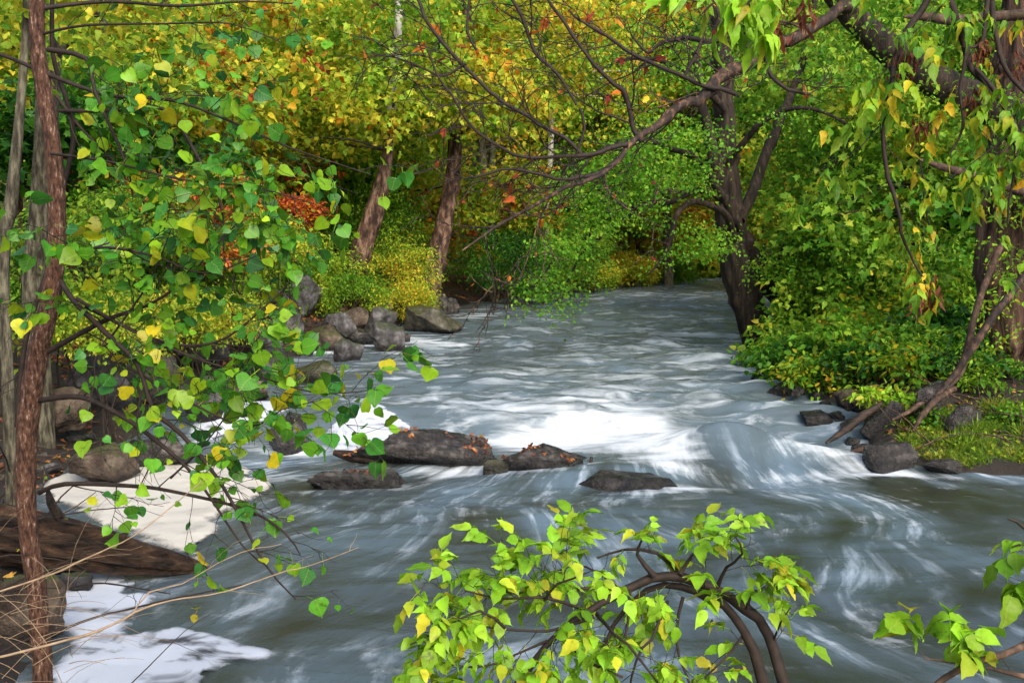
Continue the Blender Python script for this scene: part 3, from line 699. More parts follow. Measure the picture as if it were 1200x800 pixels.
rk('tall brown rock slab against the second leaning trunk', 478, 378, 30, 28, 'rockbrown', .4, .8, 28, .3, .3, bg_, (0, -20))
rk('black upright stone at the bend beside orange litter', 518, 370, 16, 22, 'rockwet', .38, .8, 29, .3, .3, bg_, (0, -14))
rk('small black stone leaning on the upright one', 529, 369, 14, 15, 'rockwet', .38, .8, 30, .3, .8, bg_)
rk('grey boulder half covered by bright bushes', 440, 388, 40, 22, 'rockgrey', .5, .8, 31, .3, .9, bg_)
rk('brown block on the pile behind the grey slab', 410, 384, 34, 20, 'rockbrown', .6, .8, 32, .3, .5, bg_)
rk('flat mossy rock with dead leaves, lapped by the river', 358, 450, 52, 22, 'rockmoss', .36, .8, 33, .4, .2, bg_)
rk('low grey stone in the shallows under poplar leaves', 318, 448, 46, 22, 'rockgrey', .36, .8, 34, .4, .5, bg_)
rk('grey boulder wedged behind the brown angular one', 395, 398, 34, 26, 'rockgrey', .45, .8, 36, .3, .5, bg_)
rk('pale grey boulder upstream of the flat mossy rock', 402, 424, 36, 22, 'rockgrey', .36, .8, 37, .3, .9, bg_)
rk('dark grey block behind the pale water-edge stone', 330, 402, 38, 30, 'rockgrey', .55, .8, 38, .3, .1, bg_)
rk('angular grey boulder under the poplar leaves by the shallows', 300, 420, 44, 34, 'rockgrey', .5, .8, 39, .3, .6, bg_)
rk('grey boulder between the bushes and the smooth slab', 440, 372, 34, 24, 'rockgrey', .6, .8, 71, .3, .2, bg_)
rk('brown-grey boulder at the foot of the first leaning trunk', 412, 356, 36, 28, 'rockbrown', .9, .8, 72, .3, .2, bg_)
rk('low stone with foam beside the sloping slab', 470, 402, 20, 9, 'rockwet', .36, .8, 35, .4, .5, bg_)
lb = 'rock slabs on the near bank'
rk('big grey slab behind the poplar trunk', 110, 482, 96, 74, 'rockgrey', .35, .5, 41, .2, .4, lb, (14, -8))
rk('tilted grey-green slab under the thorny stems', 168, 470, 80, 60, 'rockmoss', .4, .5, 42, .2, .9, lb, (10, 12))
rk('brown rounded rock partly behind yellow leaves', 60, 500, 74, 52, 'rockbrown', .4, .6, 43, .2, .3, lb)
rk('mossy rock at the foot of the bank, foam in front', 112, 562, 92, 42, 'rockbrown', .1, .6, 44, .3, .5, lb)
rk('dark wet rock jutting toward the cream foam', 182, 545, 84, 34, 'rockwet', .08, .6, 45, .3, .2, lb)
rk('grey rock above the white foam strip', 235, 488, 74, 46, 'rockgrey', .3, .6, 46, .3, .6, lb)
rk('smooth brown stone beside the foam strip', 285, 470, 56, 34, 'rockbrown', .36, .7, 47, .3, .2, lb)
rk('pale slab lying higher on the near bank', 235, 420, 70, 42, 'rockgrey', .8, .6, 48, .2, .2, lb, (12, 6))
rk('grey block wedged behind poplar branches', 165, 415, 60, 44, 'rockgrey', .9, .7, 49, .2, .8, lb)
rk('mossy block beneath the red bush', 285, 405, 56, 34, 'rockmoss', .8, .7, 50, .2, .1, lb)
rk('dark rock at the bank edge below the log', 22, 742, 90, 70, 'rockbrown', .15, .6, 51, .3, .3, lb)
rk('small rounded stone at the log butt beside foam', 84, 690, 36, 22, 'rockgrey', .05, .8, 52, .4, .3, lb)
rb = 'rocks along the shaded bank'
rk('black wet rock at the tip of the grassy bank', 1052, 553, 66, 32, 'rockwet', 0, .7, 61, .4, .2, rb)
rk('low dark stones edging the grass beside the black rock', 1108, 555, 56, 16, 'rockwet', 0, .5, 62, .4, .1, rb)
rk('dark mossy boulder under the bare leaning trunk', 1148, 506, 62, 28, 'rockwet', .3, .8, 63, .3, .3, rb)
rk('dark slab jutting out behind the driftwood', 1046, 512, 70, 42, 'rockwet', .12, .7, 64, .3, .6, rb, (0, 10))
rk('low wet stone at the foot of the shaded bank', 960, 497, 44, 16, 'rockwet', .16, .7, 65, .4, .2, rb)
rk('flat wet stone beside the willow root', 918, 462, 40, 14, 'rockwet', .32, .7, 66, .4, .2, rb)
rk('dark stone under the willow undergrowth', 1000, 480, 46, 24, 'rockbrown', .3, .7, 67, .4, .7, rb)
rk('dark rock half hidden by roots beside the stripy trunk', 1100, 480, 60, 36, 'rockwet', .5, .7, 68, .3, .2, rb)

for i in range(20):
    y = rnd.uniform(11.6, 20.5); x = float(XR(y)) + rnd.uniform(-.25, .15); w_ = rnd.uniform(.12, .38)
    o = rock('small wet dark stone at the shaded water edge', Vector((x, y, float(zwater(x, y)) + rnd.uniform(-.02, .06))), (w_, w_ * .8, w_ * .6), 'rockwet', 100 + i, rnd.uniform(0, 3), 'small stones at the shaded water edge', sub=2, npts=12, name='stone', cat='stone'); o['waterline'] = float(zwater(x, y)) + .02
for i in range(26):
    y = rnd.uniform(6.5, 19); x = float(XL(y)) + rnd.uniform(-.7, .1); w_ = rnd.uniform(.14, .45)
    o = rock('small stone at the water edge of the rocky bank', Vector((x, y, tz(x, y) + rnd.uniform(.0, .06))), (w_, w_ * .8, w_ * .6), rnd.choice(['rockwet', 'rockbrown', 'rockgrey']), 140 + i, rnd.uniform(0, 3), 'small stones at the rocky bank edge', sub=2, npts=12, name='stone', cat='stone'); o['waterline'] = float(zwater(x, y)) + .02

# ------------------------------------------------------------------ logs and driftwood
def single_tube(name, path, mat, label, cat, segs=10, rough=.12, freq=3, step=.05, group=None):
    a = Acc(); tube(a, resample(path, step), segs, rough, freq)
    return tag(a.build(name, M[mat]), label, cat, group)
# big fallen log with broken end and stubs
lg = thing('fallen_log', 'big split brown log slanting from the bank into the foam', 'log', G(120, 640))
a = Acc(); tube(a, resample([(p, r * .77) for p, r in [(A(-140, 588, 7.3), .31), (A(-20, 622, 7.4), .285), (A(60, 637, 7.5), .26), (A(120, 647, 7.6), .21), (A(170, 655, 7.7), .155), (A(210, 661, 7.8), .10), (A(232, 665, 7.86), .06), (A(244, 668, 7.9), .015)]], .035), 48, .10, 3.5, groove=.42, gn=3.2)
a.build('stem', M['logwood'], lg)
for q in ([(70, 606, 7.3, 14), (60, 588, 7.2, 9), (56, 574, 7.15, 4)], [(140, 632, 7.5, 10), (150, 622, 7.45, 4)]):
    a = Acc(); tube(a, resample(pxpath(q), .03), 8, .25, 6); a.build('branch_stub', M['logwood'], lg)
single_tube('driftwood', pxpath([(392, 530, 12.0, 8), (410, 534, 11.9, 14), (432, 537, 11.8, 14), (446, 540, 11.8, 5)]), 'wetwood', 'short wet driftwood log lodged against the long midstream rock', 'driftwood', 10, .2)
single_tube('twig_stub', pxpath([(690, 553, 11.9, 7), (692, 545, 11.9, 5), (693, 535, 11.9, 3)]), 'wetwood', 'short upright twig stub on the tapering midstream rock', 'twig', 6, .1)
single_tube('driftwood', pxpath([(455, 398, 24.5, 3), (472, 405, 24.3, 5), (500, 408, 24.3, 5), (525, 410, 24.3, 2)]), 'wetwood', 'thin drift branch lying in the shallows by the smooth boulder', 'driftwood', 6, .15)
single_tube('driftwood', pxpath([(968, 519, 12.6, 3), (990, 504, 12.8, 9), (1010, 488, 13.0, 11), (1028, 476, 13.1, 8), (1036, 468, 13.2, 3)]), 'wetwood', 'dark splintered driftwood slanting into the river', 'driftwood', 9, .3)
single_tube('driftwood', pxpath([(988, 535, 12.0, 5), (1008, 527, 12.0, 7), (1030, 524, 12.1, 5), (1048, 516, 12.2, 4)]), 'brownwood', 'thin brown forked branch at the water line by the black rock', 'driftwood', 7, .2)
single_tube('fallen_log', pxpath([(1150, 505, 13.2, 14), (1175, 495, 13.4, 22), (1205, 485, 13.6, 28), (1260, 470, 14, 30)]), 'wetwood', 'dark log lying behind the grass patch', 'log', 12, .25)

# ------------------------------------------------------------------ young poplar on the near bank
pop = thing('poplar_tree', 'young poplar with slim brown trunk and heart-shaped leaves reaching over the log', 'tree', A(52, 900, 4.0))
D = 4.0
trunkp = pxpath([(x, y, dd, w * .78) for x, y, dd, w in [(58, 960, D, 34), (52, 860, D, 32), (50, 790, D, 30), (44, 700, D, 29), (33, 620, D, 29), (30, 560, D, 29), (33, 490, D, 31), (44, 420, D, 31), (57, 360, D, 28), (66, 290, D, 26), (66, 220, D, 24), (60, 160, D, 22), (50, 100, D, 22), (44, 50, D, 21), (44, 0, D, 20), (48, -80, D, 18), (55, -180, D, 14)]])
a = Acc(); tube(a, resample(trunkp, .025), 20, .10, 18, groove=.12, gn=4); a.build('trunk', M['poplarbark'], pop)
BR_ = [  # traced branches: px,py,depth,width ; leafy?
    ([(56, 58, 4.0, 9), (101, 69, 3.95, 8), (112, 109, 3.9, 6), (146, 187, 3.85, 5), (156, 232, 3.8, 3)], 1),
    ([(58, 88, 4.0, 8), (124, 111, 3.9, 6), (202, 118, 3.8, 5), (262, 139, 3.7, 4), (337, 172, 3.65, 3), (390, 190, 3.6, 2), (435, 205, 3.6, 1.5)], 2),
    ([(48, 10, 4.0, 8), (124, 2, 4.1, 6), (210, 7, 4.1, 5), (285, 2, 4.1, 3), (350, 5, 4.1, 2)], 1),
    ([(50, 40, 4.0, 5), (100, 30, 3.9, 4), (195, 28, 3.8, 3), (270, 28, 3.7, 2), (330, 50, 3.7, 1.5)], 1),
    ([(66, 112, 4.0, 6), (95, 150, 4.0, 5), (150, 208, 4.0, 3), (175, 250, 4.0, 2)], 1),
    ([(70, 130, 4.0, 7), (128, 130, 3.9, 6), (191, 128, 3.8, 6), (232, 184, 3.75, 6), (259, 240, 3.7, 4), (262, 296, 3.7, 2)], 2),
    ([(40, 80, 4.0, 7), (0, 64, 4.1, 6), (-60, 50, 4.2, 4)], 0),
    ([(62, -20, 4.05, 7), (62, 64, 4.1, 7), (80, 124, 4.15, 8), (86, 165, 4.2, 8), (73, 225, 4.2, 7), (60, 300, 4.2, 7), (30, 400, 4.2, 8), (20, 500, 4.2, 9)], 0),
    ([(56, 412, 4.0, 10), (124, 375, 3.9, 8), (172, 358, 3.8, 5), (215, 330, 3.7, 4), (250, 290, 3.7, 3), (290, 250, 3.7, 2)], 2),
    ([(72, 330, 3.95, 9), (86, 352, 3.9, 9), (124, 390, 3.8, 9), (161, 427, 3.75, 8), (180, 480, 3.7, 8), (214, 510, 3.65, 8), (262, 571, 3.6, 6), (311, 661, 3.55, 4), (347, 702, 3.5, 2)], 1),
    ([(90, 350, 3.9, 6), (150, 385, 3.8, 5), (230, 420, 3.7, 4), (300, 440, 3.6, 3), (370, 460, 3.55, 2.5), (430, 458, 3.5, 1.5)], 2),
    ([(100, 360, 3.9, 5), (190, 400, 3.75, 5), (255, 400, 3.7, 4), (310, 360, 3.6, 3), (340, 330, 3.6, 2)], 2),
    ([(45, 469, 4.0, 10), (94, 465, 3.9, 9), (142, 487, 3.8, 8), (184, 517, 3.7, 7), (230, 560, 3.65, 5), (285, 640, 3.6, 3), (312, 662, 3.6, 2)], 1),
    ([(46, 577, 4.0, 9), (75, 567, 3.9, 8), (150, 569, 3.8, 7), (199, 575, 3.7, 6), (289, 597, 3.6, 5), (334, 624, 3.5, 4), (352, 650, 3.5, 2)], 1),
    ([(150, 430, 3.8, 5), (220, 470, 3.7, 4), (290, 500, 3.6, 3), (330, 480, 3.55, 2), (370, 470, 3.5, 1.5)], 2),
    ([(62, 300, 3.9, 6), (120, 290, 3.7, 5), (180, 300, 3.6, 4), (240, 320, 3.55, 3), (300, 300, 3.5, 2)], 2),
    ([(60, 180, 3.95, 5), (130, 190, 3.8, 4), (210, 210, 3.7, 3), (300, 220, 3.65, 2.5), (370, 240, 3.6, 1.5)], 2),
    ([(130, 395, 3.85, 4), (175, 330, 3.8, 3), (200, 270, 3.7, 2)], 1),
    ([(200, 560, 3.7, 4), (240, 520, 3.65, 3), (270, 480, 3.6, 2)], 1),
]
twa = Acc(); fo = Acc()
for pts, leafy in BR_:
    pth = resample(pxpath(pts), .05)
    pth = [(q, r * .72) for q, r in pth]; a = Acc(); tube(a, pth, 7, .08, 25)
    sites = []
    if leafy == 0: grow(a, pth, 1, 2.2, .45, sites, t0=.3, leafstep=.2, segs=4)
    else: grow(a, pth, 2, 9.0 if leafy == 2 else 6.0, .42, sites, t0=.12, leafstep=.048, segs=4, bias=(0, 0, -.08), slim=.007, rmin=.0017)
    a.build('branch', M['twig'], pop)
    hang_leaves(fo, T_HEART, sites, .051, down=.5, prob={0: .10, 1: .42, 2: .80}[leafy], pet=.05); print('poplar', len(sites))
fo.build('foliage', M['poplar'], pop)

bs = thing('bare_shrub', 'tangle of thin dark bare stems rising among the bank slabs behind the poplar', 'shrub', (-4.2, 6.6, tz(-4.2, 6.6)))
for i in range(26):
    bx, by = rnd.uniform(-60, 230), rnd.uniform(520, 640); d0 = rnd.uniform(5.2, 7.5)
    d0 = rnd.uniform(5.6, 9.5); x0 = float(XL(d0)) - rnd.uniform(.35, 1.9); p0 = Vector((x0, d0, tz(x0, d0) - .04))
    q = [(p0, .010)]; dv = Vector((rnd.gauss(.25, .5), rnd.gauss(-.1, .3), 1)).normalized(); p = p0.copy()
    for j in range(6):
        dv = (dv + Vector((rnd.gauss(.08, .16), rnd.gauss(0, .12), rnd.gauss(-.10, .12)))).normalized(); p = p + dv * rnd.uniform(.14, .34); q.append((p.copy(), .009 - .0011 * j))
    a = Acc(); q = kink(resample(q, .05), .008); tube(a, q, 6, .1, 20); s9 = []
    grow(a, q, 2, 3.5, .4, s9, t0=.2, leafstep=.12, segs=3, rmin=.002, slim=.008); a.build('stem', M['twig'], bs)
    fo = Acc(); hang_leaves(fo, T_HEART, s9, .05, down=.4, prob=.07); fo.build('foliage', M['yellowgreen'], bs)
# dry stems arching over the foam
dg = 'dry stems arching over the foam'
for lab, pts in [
    ('long tan dry stem curving across the fallen log', [(-30, 702, 3.2, 5), (86, 661, 3.2, 5), (157, 627, 3.25, 3), (240, 560, 3.3, 2)]),
    ('longest tan stem reaching from the bank over the water', [(-40, 772, 3.0, 7), (0, 768, 3.0, 7), (94, 744, 3.05, 7), (157, 717, 3.1, 6), (200, 705, 3.15, 4), (262, 695, 3.2, 3.5), (349, 667, 3.3, 2.5), (420, 640, 3.35, 1.5)]),
    ('tan side stem rising toward the log tip', [(150, 722, 3.1, 4), (169, 695, 3.12, 4), (212, 684, 3.15, 3), (285, 644, 3.2, 2), (330, 636, 3.2, 1.5)]),
    ('thin dark stem leaning over the lowest foam', [(140, 810, 3.0, 3), (170, 780, 3.0, 3), (215, 735, 3.05, 2), (245, 715, 3.1, 1.5)])]:
    a = Acc(); pth = resample(pxpath(pts), .04); pth = kink([(q, r * .46) for q, r in pth], .006); tube(a, pth, 7, .1, 30)
    st = []; grow(a, pth, 1, 2.0, .22, st, t0=.5, leafstep=.3, segs=3)
    tag(a.build('dry_stem', M['drystem'] if 'tan' in lab else M['twig'], None), lab, 'dry stem', dg)
a = Acc()
for i in range(48):
    bx = rnd.uniform(-40, 85); by = rnd.uniform(690, 840); d = rnd.uniform(3.0, 3.9)
    p = A(bx, by, d); ln = rnd.uniform(.15, .55); an = rnd.uniform(-1.2, 2.6)
    dv = Vector((math.sin(an), rnd.gauss(0, .4), abs(math.cos(an)) * .8 + .1)); pts = [(p, .0016)]
    for j in range(5):
        dv = (dv + Vector((.10 * math.copysign(1, dv.x), 0, -.13))).normalized(); p = p + dv * ln / 5; pts.append((p.copy(), .0014 - .0002 * j))
    tube(a, pts, 3)
stuff(a.build('dry_grass', M['drystem']), 'tangle of tan dry grass at the poplar foot')

# ------------------------------------------------------------------ box elder bush below the camera
def leafy_stems(root, stems, mat_bark, grow_kw, segs=8, rough=.08, freq=20, step=.04, part='stem'):
    sites = []
    for pts, kw in stems:
        pth = kink(resample(pxpath(pts), step), .011); a = Acc(); tube(a, pth, segs + 3, rough, freq, groove=.15, gn=2)
        k = dict(grow_kw); k.update(kw or {}); s = []
        if k.get('dens', 1) > 0: grow(a, pth, k.pop('levels', 1), k.pop('dens', 5), k.pop('length', .3), s, **{x: y for x, y in k.items() if x != 'dens'})
        a.build(part, M[mat_bark], root); sites += s
    return sites
be = thing('box_elder_bush', 'bright lime-green box elder bush arching over the water, dark curved stems', 'bush', A(930, 1000, 2.6))
D = 2.6
stems = [
    ([(945, 1000, D, 26), (935, 880, D, 25), (918, 800, D, 23), (905, 748, D, 21), (880, 712, D, 20), (840, 682, D, 18), (800, 672, D, 18), (756, 674, D, 16), (726, 691, D, 14), (690, 715, 2.55, 12), (640, 752, 2.5, 11), (606, 800, 2.45, 11), (560, 860, 2.4, 9)], dict(dens=7, t0=.33)),
    ([(925, 980, D, 22), (912, 880, D, 22), (892, 790, D, 21), (870, 745, D, 18), (834, 706, D, 16), (800, 688, 2.62, 14), (760, 690, 2.65, 11), (720, 730, 2.65, 8), (690, 790, 2.6, 6)], dict(dens=6, t0=.36)),
    ([(770, 676, D, 10), (758, 660, 2.6, 8), (750, 645, 2.6, 5), (756, 628, 2.6, 3)], dict(dens=13, length=.14)),
    ([(800, 672, 2.6, 8), (815, 650, 2.65, 5), (828, 635, 2.7, 4), (820, 618, 2.7, 2)], dict(dens=14, length=.13)),
    ([(730, 690, 2.6, 7), (690, 690, 2.6, 6), (650, 695, 2.6, 4), (600, 700, 2.6, 3), (575, 690, 2.6, 2)], dict(dens=13)),
    ([(700, 720, 2.55, 6), (650, 735, 2.5, 5), (590, 735, 2.5, 4), (530, 725, 2.5, 3), (490, 730, 2.5, 2)], dict(dens=13)),
    ([(690, 715, 2.5, 6), (640, 700, 2.45, 5), (590, 700, 2.45, 4), (545, 690, 2.45, 3)], dict(dens=13)),
    ([(720, 690, 2.65, 5), (690, 672, 2.7, 4), (665, 664, 2.7, 3), (630, 675, 2.7, 2)], dict(dens=12)),
    ([(780, 700, 2.6, 6), (760, 740, 2.5, 5), (745, 800, 2.45, 4), (740, 850, 2.45, 3)], dict(dens=10)),
    ([(805, 700, 2.6, 6), (800, 750, 2.55, 5), (815, 810, 2.5, 4)], dict(dens=10)),
    ([(640, 752, 2.5, 5), (600, 770, 2.45, 4), (560, 785, 2.4, 3), (510, 775, 2.4, 2)], dict(dens=12)),
    ([(880, 712, 2.6, 5), (890, 690, 2.6, 4), (905, 690, 2.6, 2)], dict(dens=9, length=.17)),
    ([(905, 748, 2.6, 4), (915, 720, 2.55, 3), (925, 708, 2.55, 2)], dict(dens=9, length=.15)),
    ([(735, 690, 2.55, 5), (730, 730, 2.45, 5), (715, 790, 2.4, 4), (700, 850, 2.4, 3)], dict(dens=10)),
]
stems = [([(x, y, dp, w * .68) for x, y, dp, w in p], k) for p, k in stems]
stems += [
    ([(800, 668, 2.66, 5), (775, 640, 2.66, 4), (735, 635, 2.66, 3), (700, 645, 2.64, 2)], dict(dens=13, length=.12)),
    ([(840, 684, 2.6, 5), (850, 660, 2.55, 4), (865, 650, 2.5, 3), (855, 635, 2.5, 2)], dict(dens=15, length=.12)),
    ([(700, 715, 2.5, 5), (720, 735, 2.35, 4), (740, 770, 2.3, 3), (760, 800, 2.3, 2)], dict(dens=11, length=.14)),
    ([(660, 740, 2.45, 5), (690, 770, 2.3, 4), (730, 790, 2.3, 3)], dict(dens=13, length=.15)),
    ([(870, 745, 2.6, 4), (850, 770, 2.5, 3), (830, 790, 2.5, 2)], dict(dens=12, length=.14)),
    ([(640, 700, 2.45, 4), (655, 680, 2.4, 3), (690, 670, 2.4, 2)], dict(dens=14, length=.14)),
    ([(590, 735, 2.45, 4), (560, 715, 2.4, 3), (520, 735, 2.4, 2), (480, 755, 2.4, 2)], dict(dens=13, length=.13)),
]
sites = leafy_stems(be, stems, 'twig', dict(levels=2, dens=5, length=.19, leafstep=.046, segs=4, bias=(0, 0, -.03), rk=.4, slim=.008, curve=.16))
print('bush', len(sites)); fo = Acc(); compound(fo, sites, .048, 5, down=.25, prob=.95, tp=T_MID, stems=fo)
fo.build('foliage', M['maplegreen'], be)
# two small sprays at the frame edge
b2 = thing('box_elder_sapling', 'box elder sapling beside the bank, narrow drooping leaves over the water', 'sapling', A(1290, 900, 3.0))
sites = leafy_stems(b2, [([(1290, 900, 3.0, 10), (1270, 760, 3.0, 9), (1240, 660, 3.0, 7), (1205, 620, 3.0, 4), (1180, 615, 3.0, 2)], dict(t0=.55)), ([(1255, 700, 3.0, 5), (1220, 690, 3.0, 4), (1190, 690, 3.0, 2)], None), ([(1245, 660, 3.0, 4), (1215, 650, 3.0, 3), (1188, 640, 3.0, 2)], None)], 'twig', dict(dens=6, length=.16, leafstep=.07, segs=4))
fo = Acc(); compound(fo, sites * 2, .072, 5, down=.6, tp=T_OVATE, stems=fo); fo.build('foliage', M['maplegreen'], b2)
b3 = thing('box_elder_sapling', 'low leafy sapling with a bare grey twig and reddish stem by the bank', 'sapling', A(1230, 900, 2.4))
sites = leafy_stems(b3, [([(1240, 900, 2.4, 40), (1215, 800, 2.4, 34), (1203, 745, 2.4, 22), (1215, 700, 2.4, 8)], dict(dens=0)), ([(1210, 790, 2.4, 8), (1160, 775, 2.4, 4), (1110, 768, 2.4, 3), (1085, 766, 2.4, 2)], dict(dens=13)), ([(1100, 810, 2.3, 7), (1150, 785, 2.35, 8), (1200, 758, 2.4, 9), (1240, 735, 2.4, 9)], dict(dens=2, t0=.6))], 'brownwood', dict(dens=6, length=.13, leafstep=.08, segs=4))
fo = Acc(); compound(fo, sites * 2, .066, 5, down=.45, stems=fo); fo.build('foliage', M['maplegreen'], b3)

# ------------------------------------------------------------------ overhanging box elder (drooping twigs, seed clusters)
ov = thing('box_elder_tree', 'box elder whose drooping twigs carry yellowing leaves and brown seed clusters', 'tree', (5.2, 3.2, .6))
a = Acc(); tube(a, resample([(Vector((5.2, 3.2, .2)), .22), (Vector((5.0, 3.6, 2.2)), .19), (Vector((4.5, 4.2, 3.8)), .15), (Vector((3.6, 4.6, 4.9)), .10), (Vector((2.6, 4.7, 5.1)), .06), (Vector((1.4, 4.2, 5.0)), .03)], .1), 12, .1, 8); a.build('trunk', M['flakybark'], ov)
d = 4.6
tw = [
    ([(1085, -120, d, 8), (1105, -30, d, 9), (1111, 0, d, 9), (1130, 45, d, 8), (1141, 82, d, 7), (1171, 112, d, 6), (1197, 172, d, 5), (1215, 230, d, 3)], None),
    ([(1100, -60, d, 8), (1089, 0, d, 8), (1066, 34, d, 7), (1047, 82, d, 6), (1038, 150, d, 5), (1044, 210, d, 5), (1057, 270, d, 4), (1070, 295, d, 3), (1085, 330, d, 2)], None),
    ([(1134, 56, d, 5), (1126, 109, d, 4), (1130, 150, d, 3), (1115, 180, d, 2)], None),
    ([(1162, -40, d, 7), (1158, 0, d, 6), (1153, 50, d, 4), (1135, 58, d, 3)], None),
    ([(1165, -30, d, 6), (1162, 25, d, 6), (1175, 70, d, 5), (1200, 105, d, 4), (1230, 130, d, 4)], None),
    ([(1141, 82, d, 4), (1180, 140, 4.5, 4), (1190, 200, 4.4, 3), (1180, 260, 4.4, 2)], None),
    ([(1075, 187, 4.7, 2), (1085, 240, 4.7, 2), (1100, 295, 4.7, 1.5)], dict(dens=2)),
    ([(1100, -60, 4.5, 7), (1030, -50, 4.2, 6), (950, -40, 3.6, 6), (900, -25, 3.2, 5), (880, 5, 3.1, 4), (878, 40, 3.1, 3)], dict(dens=3.0, t0=.5, length=.22)),
    ([(900, -25, 3.2, 4), (850, -10, 3.1, 3), (825, 10, 3.1, 2)], dict(dens=5, length=.15)),
]
sites = leafy_stems(ov, tw, 'twig', dict(levels=2, dens=4.5, length=.42, leafstep=.13, segs=4, bias=(0, 0, -.25), rk=.5, slim=.008), part='branch')
# extra leaf whorls where the photograph shows them
for px, py, dd, k in [(1090, 345, 4.6, 5), (1085, 350, 4.55, 4), (1062, 300, 4.6, 4), (1055, 285, 4.6, 3), (1040, 118, 4.6, 5), (1020, 130, 4.6, 4), (1075, 165, 4.6, 3), (1110, 40, 4.6, 3), (1180, 205, 4.5, 6), (1165, 215, 4.5, 4), (1130, 30, 4.6, 3), (1155, 115, 4.6, 4), (1195, 45, 4.6, 4), (1150, 235, 4.5, 4), (885, 30, 3.1, 6), (868, 25, 3.1, 5), (842, 8, 3.1, 4), (912, 5, 3.1, 5), (890, 55, 3.1, 4), (880, -5, 3.1, 6)]:
    for _ in range(k):
        sites.append((A(px + rnd.gauss(0, 8), py - 28 + rnd.gauss(0, 8), dd + rnd.gauss(0, .08)), Vector((rnd.gauss(0, .5), rnd.gauss(0, .5), -.35)).normalized()))
fo = Acc(); compound(fo, [q for q in sites if q[0].y > 3.6], .070, 5, down=.7, tp=T_LANCE, prob=.95, stems=fo)
fo.build('foliage', M['hanging'], ov)
fo = Acc(); compound(fo, [q for q in sites if q[0].y <= 3.6], .075, 3, down=.9, tp=T_LANCE, prob=.8, stems=fo)
fo.build('foliage', M['maplegreen'], ov)
for px, py in [(1078, 148), (1066, 66), (1055, 75), (1090, 62), (1145, 62), (1155, 52), (1196, 72), (1092, 342), (1076, 345), (1142, 120), (940, 10), (913, 25), (1180, 200)]:
    dd = 4.6 if px > 1000 else 3.3; sd = Acc()
    c = A(px, py, dd)
    k = 26; pos = np.array(c)[None] + rng.normal(0, .02, (k, 3)) * np.array([1, 1, 1.5]); ax = rng.normal(0, .35, (k, 3)); ax[:, 2] -= 1
    leaves(sd, T_THIN, pos, ax, rng.normal(0, 1, (k, 3)), .055 * rng.uniform(.7, 1.2, k)); tube(sd, [(c + Vector((0, 0, .08)), .001), (c, .001)], 3)
    sd.build('seed_cluster', M['samara'], ov)

# ------------------------------------------------------------------ leaning tree with the long limb
lt_ = thing('leaning_tree', 'dark leaning tree throwing one long bare limb across the river', 'tree', (9.6, 14.5, 1.0))
d = 13.0
a = Acc()
tk = resample(pxpath([(1340, 440, 13.6, 70), (1310, 320, 13.5, 66), (1270, 220, 13.4, 52), (1200, 150, 13.3, 42), (1140, 115, 13.2, 40), (1095, 95, 13.1, 38), (1050, 66, 13.0, 34), (1000, 20, 13.0, 28), (960, -25, 13.0, 22), (900, -90, 13, 18), (840, -160, 13, 10)]), .15)
tube(a, tk, 16, .14, 4); a.build('trunk', M['willowbark'], lt_)
limb = pxpath((lambda q: [(x, y, dd, w * .74) for x, y, dd, w in q])([(1030, 45, 13.0, 26), (991, 6, 12.9, 18), (970, 20, 12.7, 18), (945, 38, 12.5, 19), (900, 62, 12.3, 20), (862, 82, 12.2, 20), (830, 108, 12.1, 18), (800, 131, 12.0, 15), (776, 146, 11.9, 14), (752, 161, 11.8, 11), (726, 185, 11.7, 8), (700, 203, 11.6, 8), (674, 212, 11.5, 7), (625, 241, 11.4, 6), (576, 270, 11.3, 4.5), (539, 296, 11.2, 2)]))
a = Acc(); pl = kink(resample(limb, .08), .03); tube(a, pl, 14, .15, 8, groove=.2); st = []
grow(a, pl, 3, 2.4, 1.6, st, t0=.12, leafstep=.5, segs=4, bias=(0, 0, .06), rk=.4, rmin=.008, curve=.24, ang=(25, 65)); lb_ = a.build('limb', M['limb'], lt_)
